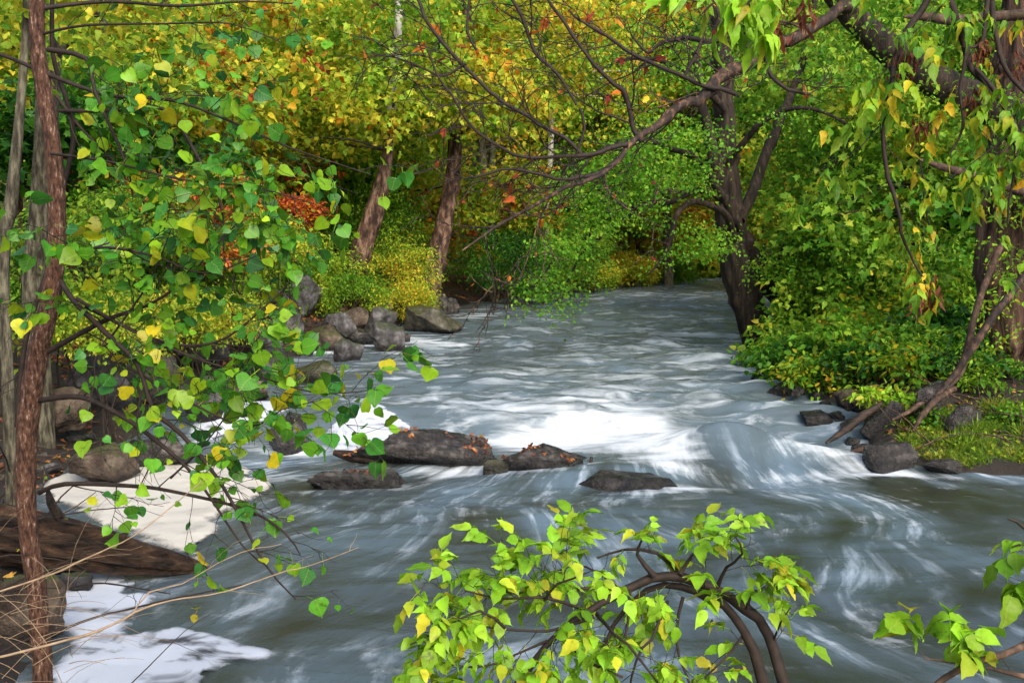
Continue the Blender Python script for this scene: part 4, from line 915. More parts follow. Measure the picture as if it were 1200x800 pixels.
SUB = [
    [(752, 163, 11.8, 7), (742, 150, 11.8, 6), (730, 112, 11.8, 5.5), (715, 95, 11.8, 5), (700, 78, 11.8, 5), (680, 55, 11.8, 4), (660, 28, 11.8, 4), (640, 0, 11.8, 3), (620, -40, 11.8, 3)],
    [(735, 172, 11.7, 7), (700, 181, 11.6, 5), (672, 184, 11.5, 4.5), (612, 184, 11.5, 4), (590, 175, 11.4, 3.5), (561, 157, 11.4, 3.5), (540, 132, 11.4, 3), (528, 112, 11.4, 3), (512, 86, 11.4, 2.5), (500, 60, 11.4, 2)],
    [(681, 182, 11.5, 5), (655, 158, 11.5, 4.5), (620, 138, 11.5, 4.5), (587, 120, 11.5, 4.5), (565, 95, 11.5, 4.5), (542, 73, 11.5, 4.5), (525, 55, 11.5, 4.5), (510, 35, 11.5, 4), (488, -5, 11.5, 4), (470, -50, 11.5, 3)],
    [(676, 124, 11.5, 3), (655, 90, 11.5, 4), (632, 70, 11.5, 4.5), (625, 62, 11.5, 4.5), (618, 40, 11.5, 4.5), (608, 18, 11.5, 4.5), (595, -5, 11.5, 4), (585, -40, 11.5, 4)],
    [(862, 112, 12.0, 6), (820, 98, 12.0, 5), (800, 90, 12.0, 5), (765, 75, 12.0, 4.5), (737, 60, 12.0, 4.5), (712, 43, 12.0, 4), (690, 28, 12.0, 3), (665, 12, 12.0, 2)],
    [(726, 186, 11.7, 6), (700, 204, 11.6, 5), (665, 208, 11.5, 4), (632, 206, 11.4, 4), (605, 202, 11.4, 3.5), (575, 203, 11.4, 3), (550, 208, 11.4, 2)],
    [(800, 90, 12.0, 4), (815, 60, 12.0, 4), (825, 30, 12.0, 3.5), (838, 0, 12, 3)],
    [(880, 60, 12.2, 5), (850, 50, 12.2, 5), (815, 48, 12.2, 6), (780, 45, 12.2, 4), (760, 60, 12.2, 3), (740, 40, 12.2, 2)],
    [(900, 65, 12.2, 6), (905, 90, 12.1, 5), (930, 110, 12.1, 4), (945, 115, 12.1, 3)],
    [(676, 128, 11.5, 3), (680, 160, 11.5, 3), (676, 182, 11.5, 3)],
    [(545, 75, 11.5, 3), (520, 90, 11.5, 3), (500, 82, 11.5, 2.5), (470, 70, 11.5, 2), (440, 62, 11.5, 1.5)],
    [(561, 60, 11.5, 3), (552, 40, 11.5, 3), (553, 10, 11.5, 3), (556, -20, 11.5, 3)],
]
ms_ = []
for q in SUB:
    a = Acc(); pth = kink(resample(pxpath(q), .07), .022); tube(a, pth, 7, .12, 12); s2 = []
    pth = [(q, r * .75) for q, r in pth]; grow(a, pth, 2, 4.2, 1.1, s2, t0=.06, leafstep=.3, segs=4, bias=(0, 0, .0), rk=.6, rmin=.0075, curve=.24, ang=(25, 60)); a.build('branch', M['twig'], lt_); ms_ += s2
fo = Acc(); hang_leaves(fo, T_MAPLE, ms_, .13, down=.7, prob=.07, pet=.04)
hang_leaves(fo, T_OVATE, st, .10, down=.7, prob=.05, pet=.04); fo.build('foliage', M['rust'], lt_)
fo = Acc(); cc = [q + Vector((rnd.gauss(0, .35), rnd.gauss(0, .3), rnd.gauss(-.15, .35))) for q, r in tk for _ in range(12)]
cloud(fo, T_SMALL, [q[:] for q in cc], 10, .26, .5, .08, .3); fo.build('ivy', M['green'], lt_)

# ------------------------------------------------------------------ willow on the shaded bank
wl = thing('willow_tree', 'big dark forked willow leaning at the river edge, fine green foliage', 'tree', G(900, 425, .4))
def part_tube(root, pts, mat, name='limb', segs=14, rough=.12, freq=4, step=.12, gk=None, groove=.15):
    if root.name.startswith('willow'): pts = [(x, y, dd, w * .8) for x, y, dd, w in pts]
    a = Acc(); pth = kink(resample(pxpath(pts), step), .015); tube(a, pth, segs, rough, freq, groove=groove); s = []
    if gk: grow(a, pth, gk.pop('levels', 2), gk.pop('dens'), gk.pop('length'), s, **gk)
    a.build(name, M[mat], root); return s
d = 21.5
ws = []
part_tube(wl, [(908, 455, d, 58), (900, 425, d, 50), (885, 380, d, 46), (868, 330, d, 44), (856, 270, d, 40), (852, 200, d, 32), (848, 120, d, 28), (845, 50, d, 24), (835, -40, d, 18), (830, -120, d, 12)], 'willowbark', 'trunk', 36, .10, 3, groove=.22)
ws += part_tube(wl, [(955, 410, 22.5, 38), (940, 380, 22.5, 34), (905, 335, 22.3, 32), (875, 290, 22, 30), (853, 245, 21.6, 27), (842, 200, 21.3, 20), (825, 130, 21, 14), (815, 60, 21, 10)], 'willowbark', 'limb', 14, .14, 3)
gk = lambda **k: dict(dict(levels=2, dens=.9, length=1.6, leafstep=.16, segs=4, bias=(0, 0, -.12), rk=.4, rmin=.004, t0=.3), **k)
ws += part_tube(wl, [(868, 258, 21.5, 16), (895, 190, 22, 15), (915, 140, 22.5, 13), (935, 90, 23, 11), (950, 30, 23, 9), (960, -30, 23, 6)], 'willowbark', gk=gk())
ws += part_tube(wl, [(905, 325, 22.2, 18), (935, 270, 22.2, 22), (960, 215, 22.5, 20), (985, 175, 22.5, 16), (1000, 140, 22.5, 12), (1005, 90, 22.5, 9), (1012, 40, 22.5, 6)], 'willowbark', gk=gk())
ws += part_tube(wl, [(985, 178, 22.5, 10), (1010, 200, 22.5, 10), (1045, 215, 22.5, 8), (1075, 235, 22.5, 5)], 'willowbark', gk=gk())
ws += part_tube(wl, [(850, 232, 21.3, 12), (820, 222, 20.6, 9), (782, 236, 20, 8), (745, 241, 19.5, 7.5), (711, 256, 19, 7), (685, 280, 18.8, 5), (658, 298, 18.6, 4), (635, 325, 18.4, 3), (615, 348, 18.3, 2)], 'willowbark', gk=gk(dens=1.7, length=1.3, bias=(0, 0, -.22), t0=.1))
ws += part_tube(wl, [(752, 240, 19.6, 6), (725, 262, 19.3, 6), (700, 282, 19.2, 5), (680, 300, 19.2, 4), (664, 330, 19, 2.5), (655, 360, 19, 1.5)], 'willowbark', gk=gk(dens=1.6, length=1.0, bias=(0, 0, -.25)))
ws += part_tube(wl, [(862, 290, 21.4, 10), (850, 250, 20.5, 10), (815, 235, 20, 9), (795, 250, 19.8, 8), (788, 275, 19.8, 7), (775, 305, 19.8, 5), (760, 322, 19.8, 2)], 'willowbark', gk=gk(dens=.8, length=.9))
ws += part_tube(wl, [(870, 275, 21.3, 10), (830, 200, 20, 10), (790, 175, 19, 8), (740, 165, 18, 6), (700, 180, 17.5, 4), (670, 210, 17.3, 2)], 'willowbark', gk=gk(dens=1.6, length=1.3))
ws += part_tube(wl, [(856, 190, 21.2, 10), (885, 150, 20.5, 9), (920, 130, 20, 7), (960, 130, 19.5, 5), (1000, 150, 19.3, 3)], 'willowbark', gk=gk(dens=1.3))
ws += part_tube(wl, [(848, 130, 21.2, 10), (810, 90, 20.5, 8), (770, 70, 20, 6), (730, 70, 19.6, 4), (700, 85, 19.4, 3)], 'willowbark', gk=gk(dens=1.2))
p, dd_ = site_arr(ws)
fo = Acc(); cloud(fo, T_Q, p, 13, .36, .4, .07, .3)
for px, py, dp, rx, rz, n_ in [(800, 170, 19, 1.0, .5, 40), (750, 200, 18.6, .9, .4, 40), (930, 180, 24, 1.0, .7, 40), (960, 120, 24, 1.2, .8, 40), (890, 60, 23.5, 1.3, .8, 40), (720, 255, 18.3, .8, .35, 40), (690, 225, 18, .7, .3, 30), (820, 285, 20.2, .7, .4, 40), (950, 270, 24, .9, .5, 40), (1000, 190, 21, 1.0, .6, 40), (905, 230, 23.5, .9, .5, 30), (790, 70, 19.5, 1.1, .6, 30), (800, 210, 20.0, .8, .3, 24), (665, 290, 18, .6, .3, 30), (630, 335, 18, .35, .2, 16), (920, 320, 20.4, .8, .4, 40)]:
    cloud(fo, T_Q, [q[:] for q in crown_centers(n_, A(px, py, dp), (rx, .8, rz), 0, 1.2, .1, px)], 22, .36, .35, .072, .35)
print('willow sites', len(ws))
fo.build('foliage', M['willow'], wl)

# stripy trunk at the frame edge, bare leaning trunk, roots
sg = thing('old_tree', 'thick stripy-barked trunk beside the grass patch, ivy on its flank', 'tree', G(1185, 440, .9))
part_tube(sg, [(1205, 480, 14.5, 100), (1192, 440, 14.5, 76), (1180, 380, 14.5, 62), (1172, 310, 14.5, 58), (1178, 230, 14.5, 54), (1190, 140, 14.5, 50), (1198, 40, 14.5, 46), (1200, -80, 14.5, 42)], 'stripbark', 'trunk', 48, .10, 3, groove=.35)
for q in ([(1190, 440, 14.4, 30), (1160, 470, 14.2, 20), (1130, 490, 14, 8)], [(1200, 450, 14.3, 30), (1195, 480, 13.9, 22), (1180, 500, 13.6, 8)]):
    part_tube(sg, q, 'stripbark', 'root', 10, .2, 5)
cs = [A(px + rnd.gauss(0, 8), py + rnd.gauss(0, 8), 13.9 + rnd.gauss(0, .3)) for px, py, k in [(1150, 360, 6), (1165, 370, 6), (1178, 345, 6), (1160, 395, 5), (1140, 410, 4), (1185, 300, 6), (1178, 260, 6), (1185, 230, 6), (1170, 320, 5), (1190, 390, 4), (1150, 425, 3), (1192, 200, 6), (1160, 280, 4), (1185, 330, 6)] for _ in range(k)]
fo = Acc(); cloud(fo, T_SMALL, [c[:] for c in cs], 9, .22, .5, .075, .2); fo.build('ivy', M['maplegreen'], sg)
single_tube('bare_leaning_trunk', pxpath([(1175, 285, 13.3, 7.9), (1165, 305, 13.3, 7.9), (1145, 360, 13.2, 7.9), (1133, 410, 13.1, 8.6), (1122, 440, 13.0, 9.2), (1095, 462, 12.9, 7.9), (1065, 482, 12.8, 5.9), (1045, 492, 12.7, 2.6)]), 'brownwood', 'thin bare brown trunk curving down to the bank rocks', 'dead tree', 10, .12, 8)
single_tube('bare_leaning_trunk', pxpath([(1205, 318, 13.0, 7.9), (1165, 370, 12.9, 9.9), (1130, 422, 12.9, 9.2), (1118, 440, 12.9, 7.9), (1085, 480, 12.7, 4.0)]), 'limb', 'dark straight dead trunk crossing the brown one', 'dead tree', 10, .12, 8)
single_tube('exposed_root', pxpath([(1118, 455, 12.9, 8), (1095, 470, 12.7, 8), (1080, 488, 12.5, 7), (1070, 505, 12.4, 3)]), 'brownwood', 'pale exposed root running down toward the grass', 'root', 8, .15, 8)
single_tube('broken_limb', pxpath([(1230, 8, 9.0, 14), (1200, 17, 9.0, 13), (1160, 20, 9.0, 12), (1119, 24, 9.0, 12), (1085, 20, 9.0, 10), (1059, 20, 9.0, 3)]), 'brownwood', 'bare broken brown limb jutting level among the hanging twigs', 'dead branch', 8, .12, 8)
single_tube('broken_limb', pxpath([(1200, 225, 12, 12), (1145, 207, 12, 11), (1105, 196, 12, 9), (1077, 187, 12, 3)]), 'brownwood', 'bare broken limb projecting from the stripy trunk', 'dead branch', 8, .12, 8)

# ------------------------------------------------------------------ generic trees, shrubs

def tree_at(label, name, trunk_px, crowns, leafm, barkm, tp, lsize, per, crad, group=None, whitem=None, ncl=120, cat='tree', thr=0., flat=.35):
    """trunk_px: traced trunk; crowns: list of (px,py,d,rx_m,ry_m,rz_m,share)"""
    base = pxpath(trunk_px[:1])[0][0]
    t = thing(name, label, cat, base, group)
    pl_ = pxpath(trunk_px); g0 = tz(pl_[0][0].x, pl_[0][0].y) - .25
    if pl_[0][0].z > g0:
        b0 = pl_[0][0].copy(); b0.x -= (pl_[1][0].x - b0.x) * .15; b0.z = g0; pl_ = [(b0, pl_[0][1] * 1.25)] + pl_
    pth = resample(pl_, .2)
    a = Acc()
    if whitem:
        k = int(len(pth) * whitem[1]); tube(a, pth[:k + 1], 24, .10, 3, groove=.2); a.build('trunk', M[barkm], t)
        a = Acc(); tube(a, pth[k:], 12, .05, 3); a.build('upper_trunk', M[whitem[0]], t)
    else: tube(a, pth, 20, .10, 3, groove=.18); a.build('trunk', M[barkm], t)
    fo = Acc(); li = Acc()
    for (px, py, dp, rx, ry, rz, sh) in crowns:
        c = A(px, py, dp); cc = crown_centers(int(ncl * sh), c, (rx, ry, rz), thr, .7, .3, rnd.random() * 40)
        cloud(fo, tp, [p[:] for p in cc], per, crad, flat, lsize, .3, .6)
        for p in cc[::max(1, len(cc) // 5)]:
            li = Acc(); q, r0 = min(pth, key=lambda e: (e[0] - p).length + (2 if e[0].z > p.z else 0))
            mid = q.lerp(p, .5) + Vector((rnd.gauss(0, .2), rnd.gauss(0, .2), rnd.uniform(0, .5)))
            tube(li, resample([(q, max(r0 * .3, .02)), (mid, .03), (p, .01)], .3), 5)
            li.build('limb', M['greybark' if whitem else barkm], t)
    fo.build('foliage', M[leafm], t)
    return t

# the two leaning sycamores
tree_at('leaning sycamore with flaky brown base and white upper trunk, above the bushes', 'sycamore_tree',
        [(400, 385, 28, 34), (412, 335, 28, 27), (425, 290, 28, 25), (440, 245, 28, 22), (450, 205, 28, 16), (456, 165, 28, 12), (460, 110, 28, 11), (466, 40, 28, 10), (472, -60, 28, 9), (480, -160, 28, 6)],
        [(420, 40, 30.5, 4.2, 2.4, 2.4, 1), (520, 110, 30, 3.0, 1.6, 1.6, .5), (370, 150, 30, 2.5, 1.6, 1.0, .3), (450, 70, 26.5, 2.2, .8, 2.2, .35)], 'yellowgreen', 'flakybark', T_MAPLE, .19, 12, .55, 'leaning trunks on the far bank', ('whitebark', .47), 420)
tree_at('leaning sycamore with stout brown trunk rising from the olive boulder', 'sycamore_tree',
        [(492, 378, 31, 36), (503, 345, 31, 27), (512, 300, 31, 24), (522, 255, 31, 21), (530, 210, 31, 17), (533, 170, 31, 16), (536, 110, 31, 14), (545, 30, 31, 12), (555, -60, 31, 9)],
        [(560, 80, 33, 4.2, 2.4, 2.4, 1), (630, 40, 32, 3.5, 2, 1.8, .7), (560, 110, 29, 2.4, .8, 1.3, .25)], 'autumn', 'flakybark', T_MAPLE, .19, 12, .5, 'leaning trunks on the far bank', ('flakybark', .75), 380)
for lab, tp_, cr, lm in [
    ('slim white trunk standing between bushes beyond the long limb', [(634, 330, 44, 9), (640, 260, 44, 8), (645, 180, 44, 7), (648, 60, 44, 6), (650, -60, 44, 4)], [(650, 90, 44, 4, 3, 3.5, 1)], 'yellowgreen'),
    ('thin pale trunk further up the slope, half hidden by yellow leaves', [(574, 330, 46, 9), (576, 220, 46, 8), (578, 120, 46, 7), (580, -40, 46, 5)], [(590, 110, 46, 4, 3, 4, 1)], 'autumn'),
    ('grey-green trunk close behind the slim poplar', [(40, 330, 12, 26), (44, 280, 12, 26), (50, 210, 12, 25), (56, 120, 12, 25), (62, 0, 12, 24), (66, -120, 12, 22)], [(60, -60, 10, 2.0, 2, 1.2, .4)], 'yellowgreen'),
    ('thin tan stem beside the grey-green trunk', [(4, 320, 8.5, 13), (12, 250, 8.5, 14), (22, 150, 8.5, 11), (30, 40, 8.5, 9), (34, -80, 8.5, 8)], [(20, -40, 9, 1.2, 1, .8, .3)], 'yellowgreen'),
    ('straight dark trunk deep in the wood above the red bush', [(116, 260, 24, 12), (118, 160, 24, 11), (120, 60, 24, 10), (122, -60, 24, 8)], [(130, 40, 24, 3.2, 2.5, 2.2, 1)], 'autumn'),
    ('dark slender trunk beside the pale foliage upslope', [(352, 300, 33, 10), (354, 200, 33, 9), (350, 100, 33, 8), (345, -40, 33, 6)], [(340, 70, 33, 4, 3, 3, 1)], 'yellowgreen'),
    ('slender trunk behind the willow fork', [(1030, 330, 34, 16), (1015, 250, 34, 14), (1000, 180, 34, 12), (985, 80, 34, 10), (975, -40, 34, 8)], [(1000, 90, 33, 4.5, 3, 3.5, 1)], 'green'),
    ('dim grey trunk leaning behind the hanging twigs', [(1000, 270, 30, 14), (985, 235, 30, 12), (965, 200, 30, 10), (945, 160, 30, 7)], [(1090, 130, 29, 4, 3, 3.2, 1)], 'green')]:
    tree_at(lab, 'woodland_tree', tp_, cr, lm, 'whitebark' if 'white' in lab or 'pale trunk' in lab else ('greybark' if 'grey' in lab or 'tan' in lab else 'flakybark'), T_MAPLE if tp_[0][2] > 15 else T_OVATE, .15 if tp_[0][2] > 15 else .09, 12, .5, 'trunks among the woodland foliage', None, 380)

# filler woodland trees, each its own object
def wood_tree(label, px, py, d, rx, rz, lm, tp=T_MAPLE, ls=.16, ncl=170, per=11, group='trees filling the wooded slope', hgt=None, rows=1, crad=.72, thr=0.16):
    c = A(px, py, d); gz = tz(c.x, d)
    t = thing('woodland_tree', label, 'tree', (c.x, d, gz), group)
    a = Acc(); top = c.z + rz * .6
    pth = resample([(Vector((c.x + rnd.gauss(0, .3), d, gz - .3)), .06 + rx * .04), (Vector((c.x + rnd.gauss(0, .3), d, (gz + top) / 2)), .05 + rx * .03), (Vector((c.x, d, top)), .03)], .4)
    tube(a, pth, 8, .1, 3)
    a.build('trunk', M['flakybark'] if rnd.random() < .7 else M['greybark'], t)
    cc = crown_centers(ncl, c, (rx, rx * .7, rz), thr, .6, .25, rnd.random() * 50)
    fo = Acc(); kk = max(1, int(len(cc) * .94)); cloud(fo, tp, [p[:] for p in cc[:kk]], per, crad, .22, ls, .3, .5)
    cloud(fo, tp, [p[:] for p in cc[kk:]], per, crad * .8, .25, ls, .3, .5, mi=1)
    for p in cc[::max(1, len(cc) // 6)]:
        li = Acc(); q, r0 = min(pth, key=lambda e: (e[0] - p).length)
        tube(li, [(q, .03), (q.lerp(p, .5) + Vector((0, 0, .2)), .022), (p, .008)], 4)
        li.build('limb', M['twig'], t)
    fo.build('foliage', [M[lm], M['rust' if lm in ('autumn', 'yellowgreen') else 'yellowgreen']], t)
    return t
WT = [
    ('yellow-green tree filling the slope behind the poplar crown', 60, 40, 20, 3.4, 2.6, 'yellowgreen'),
    ('golden tree behind the upper poplar branches', 200, 60, 26, 4.2, 3.2, 'autumn'),
    ('lime tree spreading above the red bush', 270, 160, 30, 4.5, 2.6, 'yellowgreen'),
    ('orange-tinged tree between poplar and white-topped sycamore', 340, 60, 36, 5.0, 4.0, 'autumn'),
    ('dark leafy tree in the shadow beside the grey-green trunk', 30, 190, 17, 2.4, 1.5, 'darkgreen'),
    ('dark green understory tree behind the poplar fork', 150, 210, 24, 3.0, 1.3, 'darkgreen'),
    ('green understory tree beside the first leaning trunk', 380, 220, 34, 3.2, 1.8, 'green'),
    ('lime understory tree between the leaning trunks', 480, 230, 36, 3.0, 2.0, 'yellowgreen'),
    ('golden understory tree behind the stout leaning trunk', 570, 240, 40, 3.6, 2.2, 'autumn'),
    ('yellow tree high on the slope above the long limb', 690, 60, 50, 6.5, 5.0, 'autumn'),
    ('green tree behind the bare branch fan', 700, 170, 48, 5.0, 3.0, 'green'),
    ('lime tree behind the willow top', 790, 70, 54, 6.0, 5.0, 'yellowgreen'),
    ('yellow-orange tree leaning over the far bend', 740, 285, 60, 3.6, 2.0, 'autumn'),
    ('orange maple at the far water edge', 800, 270, 68, 4.0, 2.6, 'autumn'),
    ('lime tree at the bend behind the willow trunk', 850, 250, 72, 6, 4.0, 'yellowgreen'),
    ('tall green tree seen past the willow fork', 920, 130, 50, 6.0, 6.0, 'green'),
    ('lime-green tree seen through willow limbs', 960, 220, 44, 4.5, 3.0, 'yellowgreen'),
    ('deep green tree behind the hanging seed clusters', 1060, 130, 24, 3.8, 3.2, 'green'),
    ('bright green tree behind the stripy trunk', 1160, 110, 20, 3.2, 2.8, 'green'),
    ('shaded tree above the bank shrubs', 1090, 250, 20, 2.8, 1.5, 'green'),
    ('dark tree beyond the stripy trunk', 1220, 280, 19, 2.6, 2.2, 'darkgreen'),
    ('tree with mixed gold and green leaves above the second leaning trunk', 450, 90, 40, 5.5, 4.0, 'yellowgreen'),
    ('orange-leafed tree above the bare branch fan', 560, 40, 44, 5.5, 4.5, 'autumn'),
    ('mixed green tree behind the pale slim trunk', 650, 240, 52, 4.0, 2.5, 'green'),
    ('yellow-tipped tree above the far bend', 880, 40, 60, 7.0, 5.0, 'yellowgreen'),
    ('soft green tree on the slope behind willow limbs', 1010, 40, 46, 6.0, 5.0, 'yellowgreen'),
    ('pale lime tree filling the top of the slope above the poplar', 130, -20, 40, 7, 5, 'yellowgreen'),
    ('tall golden tree topping the slope between sycamores and poplar', 400, -10, 52, 8, 6, 'autumn'),
    ('tall lime tree topping the slope above the stout leaning trunk', 520, -30, 60, 8, 7, 'yellowgreen'),
    ('tall orange tree topping the slope above the bare fan', 620, -30, 64, 8, 7, 'autumn'),
    ('tall green tree topping the slope beyond the willow crown', 780, -30, 70, 9, 8, 'yellowgreen'),
    ('tall green tree closing the view over the willow fork', 940, -20, 62, 8, 7, 'green'),
    ('broad green tree behind the long limb root', 980, 60, 30, 4.5, 3.2, 'green'),
    ('bright tree between willow fork and hanging twigs', 1060, 220, 28, 3.6, 2.4, 'green'),
    ('gold-flecked tree behind the leaning dark trunk', 1130, 20, 32, 4.5, 3.5, 'yellowgreen'),
]
for lab, px, py, d, rx, rz, lm in WT: wood_tree(lab, px, py, d, rx, rz, lm, tp=T_Q if d > 22 else T_MAPLE, ls=.19 + .0022 * max(0, d - 20), ncl=int(rx * rz * 22 + 90), per=20)

def shrub(label, px, py, d, rx, rz, lm, tp=T_SMALL, ls=.08, ncl=120, per=12, crad=.28, group='shrubs along the bank', name='shrub', flat=.35, cat='shrub', ry=None, thr=0., nst=5):
    c = A(px, py, d); gz = tz(c.x, d); c.z = max(c.z, gz + .45 * rz)
    t = thing(name, label, cat, (c.x, d, gz), group)
    cc = crown_centers(ncl, c, (rx, ry or rx * .8, rz), thr + .08, 1.4, .1, rnd.random() * 50)
    cc = [p for p in cc if p.z > tz(p.x, p.y) + .03] or cc or [c.copy(), c + Vector((.06, 0, .05)), c - Vector((.08, 0, 0))]
    for p in cc[::max(1, len(cc) // nst)]:
        st = Acc(); b = Vector((c.x + rnd.gauss(0, rx * .2), d + rnd.gauss(0, .15), 0)); b.z = tz(b.x, b.y) - .05
        tube(st, resample([(b, .016 + rx * .004), (b.lerp(p, .5) + Vector((rnd.gauss(0, .1), rnd.gauss(0, .1), .12)), .012), (p, .004)], .15), 5)
        st.build('stem', M['twig'], t)
    fo = Acc(); cloud(fo, tp, [p[:] for p in cc], per, crad, flat, ls, .25, .55)
    for _ in range(int(10 + rx * 8)):      # ragged shoots standing out of the bush
        b = c + Vector((rnd.uniform(-.8, .8) * rx, rnd.uniform(-.6, .6) * (ry or rx * .8), rz * rnd.uniform(-.2, .6)))
        dv = Vector((rnd.gauss(0, .8), rnd.gauss(-.3, .6), rnd.uniform(.1, 1.0))).normalized(); L_ = rnd.uniform(.35, .8) * (rz + rx * .35); q = [(b, .006)]; pp = b.copy()
        for j in range(5):
            dv = (dv + Vector((rnd.gauss(0, .12), rnd.gauss(0, .12), -.16))).normalized(); pp = pp + dv * L_ / 5; q.append((pp.copy(), .005 - .0008 * j))
        tube(fo, q, 3, mi=1)
        cloud(fo, tp, [x[0][:] for x in q[1:]] * 2, 3, ls * 1.6, .5, ls * 1.05, .5, .5)
    fo.build('foliage', [M[lm], M['twig']], t)
    return t
fb = 'shrubs on the far bank'
for lab, px, py, d, rx, rz, lm, ls in [
    ('yellow-green bush hugging the base of the first leaning trunk', 388, 318, 28, 1.3, 1.0, 'yellowgreen', .09),
    ('bright small-leaved bush spilling over the grey rocks', 412, 345, 27, 1.0, .6, 'green', .075),
    ('lime bush between the two leaning trunks', 465, 320, 29, 1.3, 1.1, 'yellowgreen', .085),
    ('low leafy clump above the olive boulder', 470, 352, 28, .9, .5, 'yellowgreen', .075),
    ('tall green bush behind the leaning trunks', 440, 265, 32, 1.8, 1.4, 'green', .10),
    ('dark glossy bush right beside the orange litter', 590, 305, 35, 1.5, 1.1, 'darkgreen', .14),
    ('dull green bush under the end of the long limb', 630, 318, 38, 1.5, .9, 'green', .12),
    ('broad green bush on the bank under the slim white trunk', 660, 290, 42, 2.0, 1.4, 'green', .13),
    ('olive bush trailing into the far water', 690, 322, 47, 1.5, .7, 'yellowgreen', .12),
    ('golden bush on the inner bend', 735, 315, 53, 1.8, .9, 'autumn', .14),
    ('green bush overhanging the bend', 780, 318, 58, 2.0, .8, 'green', .14),
    ('pale bush at the end of the visible river', 830, 308, 68, 3.2, 1.4, 'yellowgreen', .18),
    ('red-leaved bush on the slope behind poplar leaves', 225, 235, 17, 1.1, .45, 'redbush', .10),
    ('orange-red bush among the dark stems above the poplar fork', 120, 215, 19, 1.0, .4, 'redbush', .10),
    ('rusty orange bush between the poplar leaves and first leaning trunk', 330, 255, 26, 1.2, .5, 'rust', .12),
    ('low red bush near the grey rocks', 262, 296, 17, .7, .2, 'redbush', .09),
    ('green fern-like bush under the red bush', 140, 265, 16, 1.3, .55, 'green', .09),
    ('leafy green bush left of the rock pile', 300, 285, 20, 1.2, .6, 'yellowgreen', .09),
    ('shaded bush behind the poplar trunk', 60, 320, 13, 1.2, .6, 'green', .085),
    ('yellow-leaved low bush among the bank slabs', 130, 385, 12.5, .9, .35, 'yellowgreen', .06),
    ('thin bush with yellow leaves above the mossy block', 230, 370, 16, 1.1, .45, 'yellowgreen', .07),
    ('pale green bush above the lilac block', 330, 312, 23, 1.0, .6, 'green', .085),
    ('olive bush on the slope between poplar and rocks', 200, 315, 18, 1.2, .5, 'green', .09)]:
    shrub(lab, px, py, d, rx, rz, lm, T_THIN if 'glossy' in lab else T_SMALL, ls, int(110 + 190 * rx), 13, .30, fb)
rbk = 'shrubs along the shaded bank'
for lab, px, py, d, rx, rz, lm, ls in [
    ('leafy bush leaning over the water beside the willow base', 925, 405, 19.5, .9, .55, 'green', .10),
    ('broad green bush in the middle of the shaded bank', 980, 370, 20, 1.5, .8, 'green', .095),
    ('lush bush high on the bank behind the willow fork', 965, 310, 22.5, 1.7, .8, 'green', .09),
    ('bush speckled with yellow leaves above the bank rocks', 1040, 390, 17.5, 1.3, .6, 'hanging', .09),
    ('dark bush beneath the bare leaning trunks', 1095, 405, 15.8, 1.0, .5, 'darkgreen', .09),
    ('dense bush under the hanging yellow twig', 1050, 315, 19.5, 1.6, .9, 'green', .085),
    ('shaded bush against the stripy trunk', 1120, 330, 17.0, 1.1, .9, 'green', .085),
    ('arching bush over the mossy boulder and bare trunks', 1080, 440, 15.0, .8, .4, 'green', .085),
    ('leafy bush overhanging the dark soil behind the dark slab', 1010, 430, 16.2, .9, .4, 'willow', .10),
    ('tangled bush at the foot of the stripy trunk', 1130, 455, 14.6, .6, .35, 'darkgreen', .08),
    ('fresh green bush beside the willow base, touching the river', 905, 440, 18.6, .6, .35, 'willow', .09),
    ('drooping bush spilling over the shaded bank to the water', 935, 455, 16.6, .75, .40, 'darkgreen', .085),
    ('loose yellow-green bush trailing over dark soil by the river', 975, 462, 15.4, .7, .36, 'hanging', .08),
    ('ragged bush at the top of the shaded waterline', 1010, 455, 15.0, .7, .40, 'darkgreen', .08),
    ('straggling bush reaching down behind the splintered driftwood', 1055, 462, 14.4, .6, .36, 'hanging', .075),
    ('bush crowding the lower stripy trunk above the mossy boulder', 1110, 470, 14.0, .6, .36, 'darkgreen', .07),
    ('weedy bush along the back of the grass patch', 1170, 482, 13.8, .6, .28, 'green', .06),
    ('small bright plant on the dark slab', 1040, 468, 13.4, .28, .18, 'maplegreen', .07),
    ('low trailing bush at the shaded water edge', 950, 445, 17.5, .9, .30, 'green', .075),
    ('yellowing plant above the splintered driftwood', 1040, 440, 15.5, .7, .28, 'hanging', .09),
    ('small leafy weed between grass and exposed root', 1090, 495, 12.9, .22, .16, 'green', .05),
    ('leafy weed at the log behind the grass', 1190, 500, 12.8, .25, .14, 'green', .06),
    ('green bush far behind the willow at the second channel', 990, 300, 33, 2.4, 1.2, 'yellowgreen', .10)]:
    shrub(lab, px, py, d, rx, rz, lm, T_SMALL if ls < .085 else T_MID, ls * 1.35, int(50 + 105 * rx) if rx > .3 else 16, 10, .28 if rx > .3 else .1, rbk)

# distant wood: one mass
a = Acc()
for i in range(190):
    y = rnd.uniform(38, 120); x = rnd.uniform(-.75, .8) * y
    if XL(y) - 5 < x < XR(y) + 5 and y < 85: continue
    gz = tz(x, y); h = rnd.uniform(11, 18)
    tube(a, [(Vector((x, y, gz - .5)), .22), (Vector((x + rnd.gauss(0, .3), y, gz + h * .5)), .16), (Vector((x, y, gz + h)), .05)], 6, mi=2)
    cc = crown_centers(90, (x, y, gz + h * .55), (3.4, 3.0, h * .52), 0, .4, .3, i)
    cloud(a, T_Q, [p[:] for p in cc], 10, 1.0, .4, .42, .3, .6, mi=rnd.choice([0, 0, 1, 1, 3]))
stuff(a.build('woodland_foliage', [M['yellowgreen'], M['autumn'], M['flakybark'], M['green']]), 'distant autumn wood on the slope')

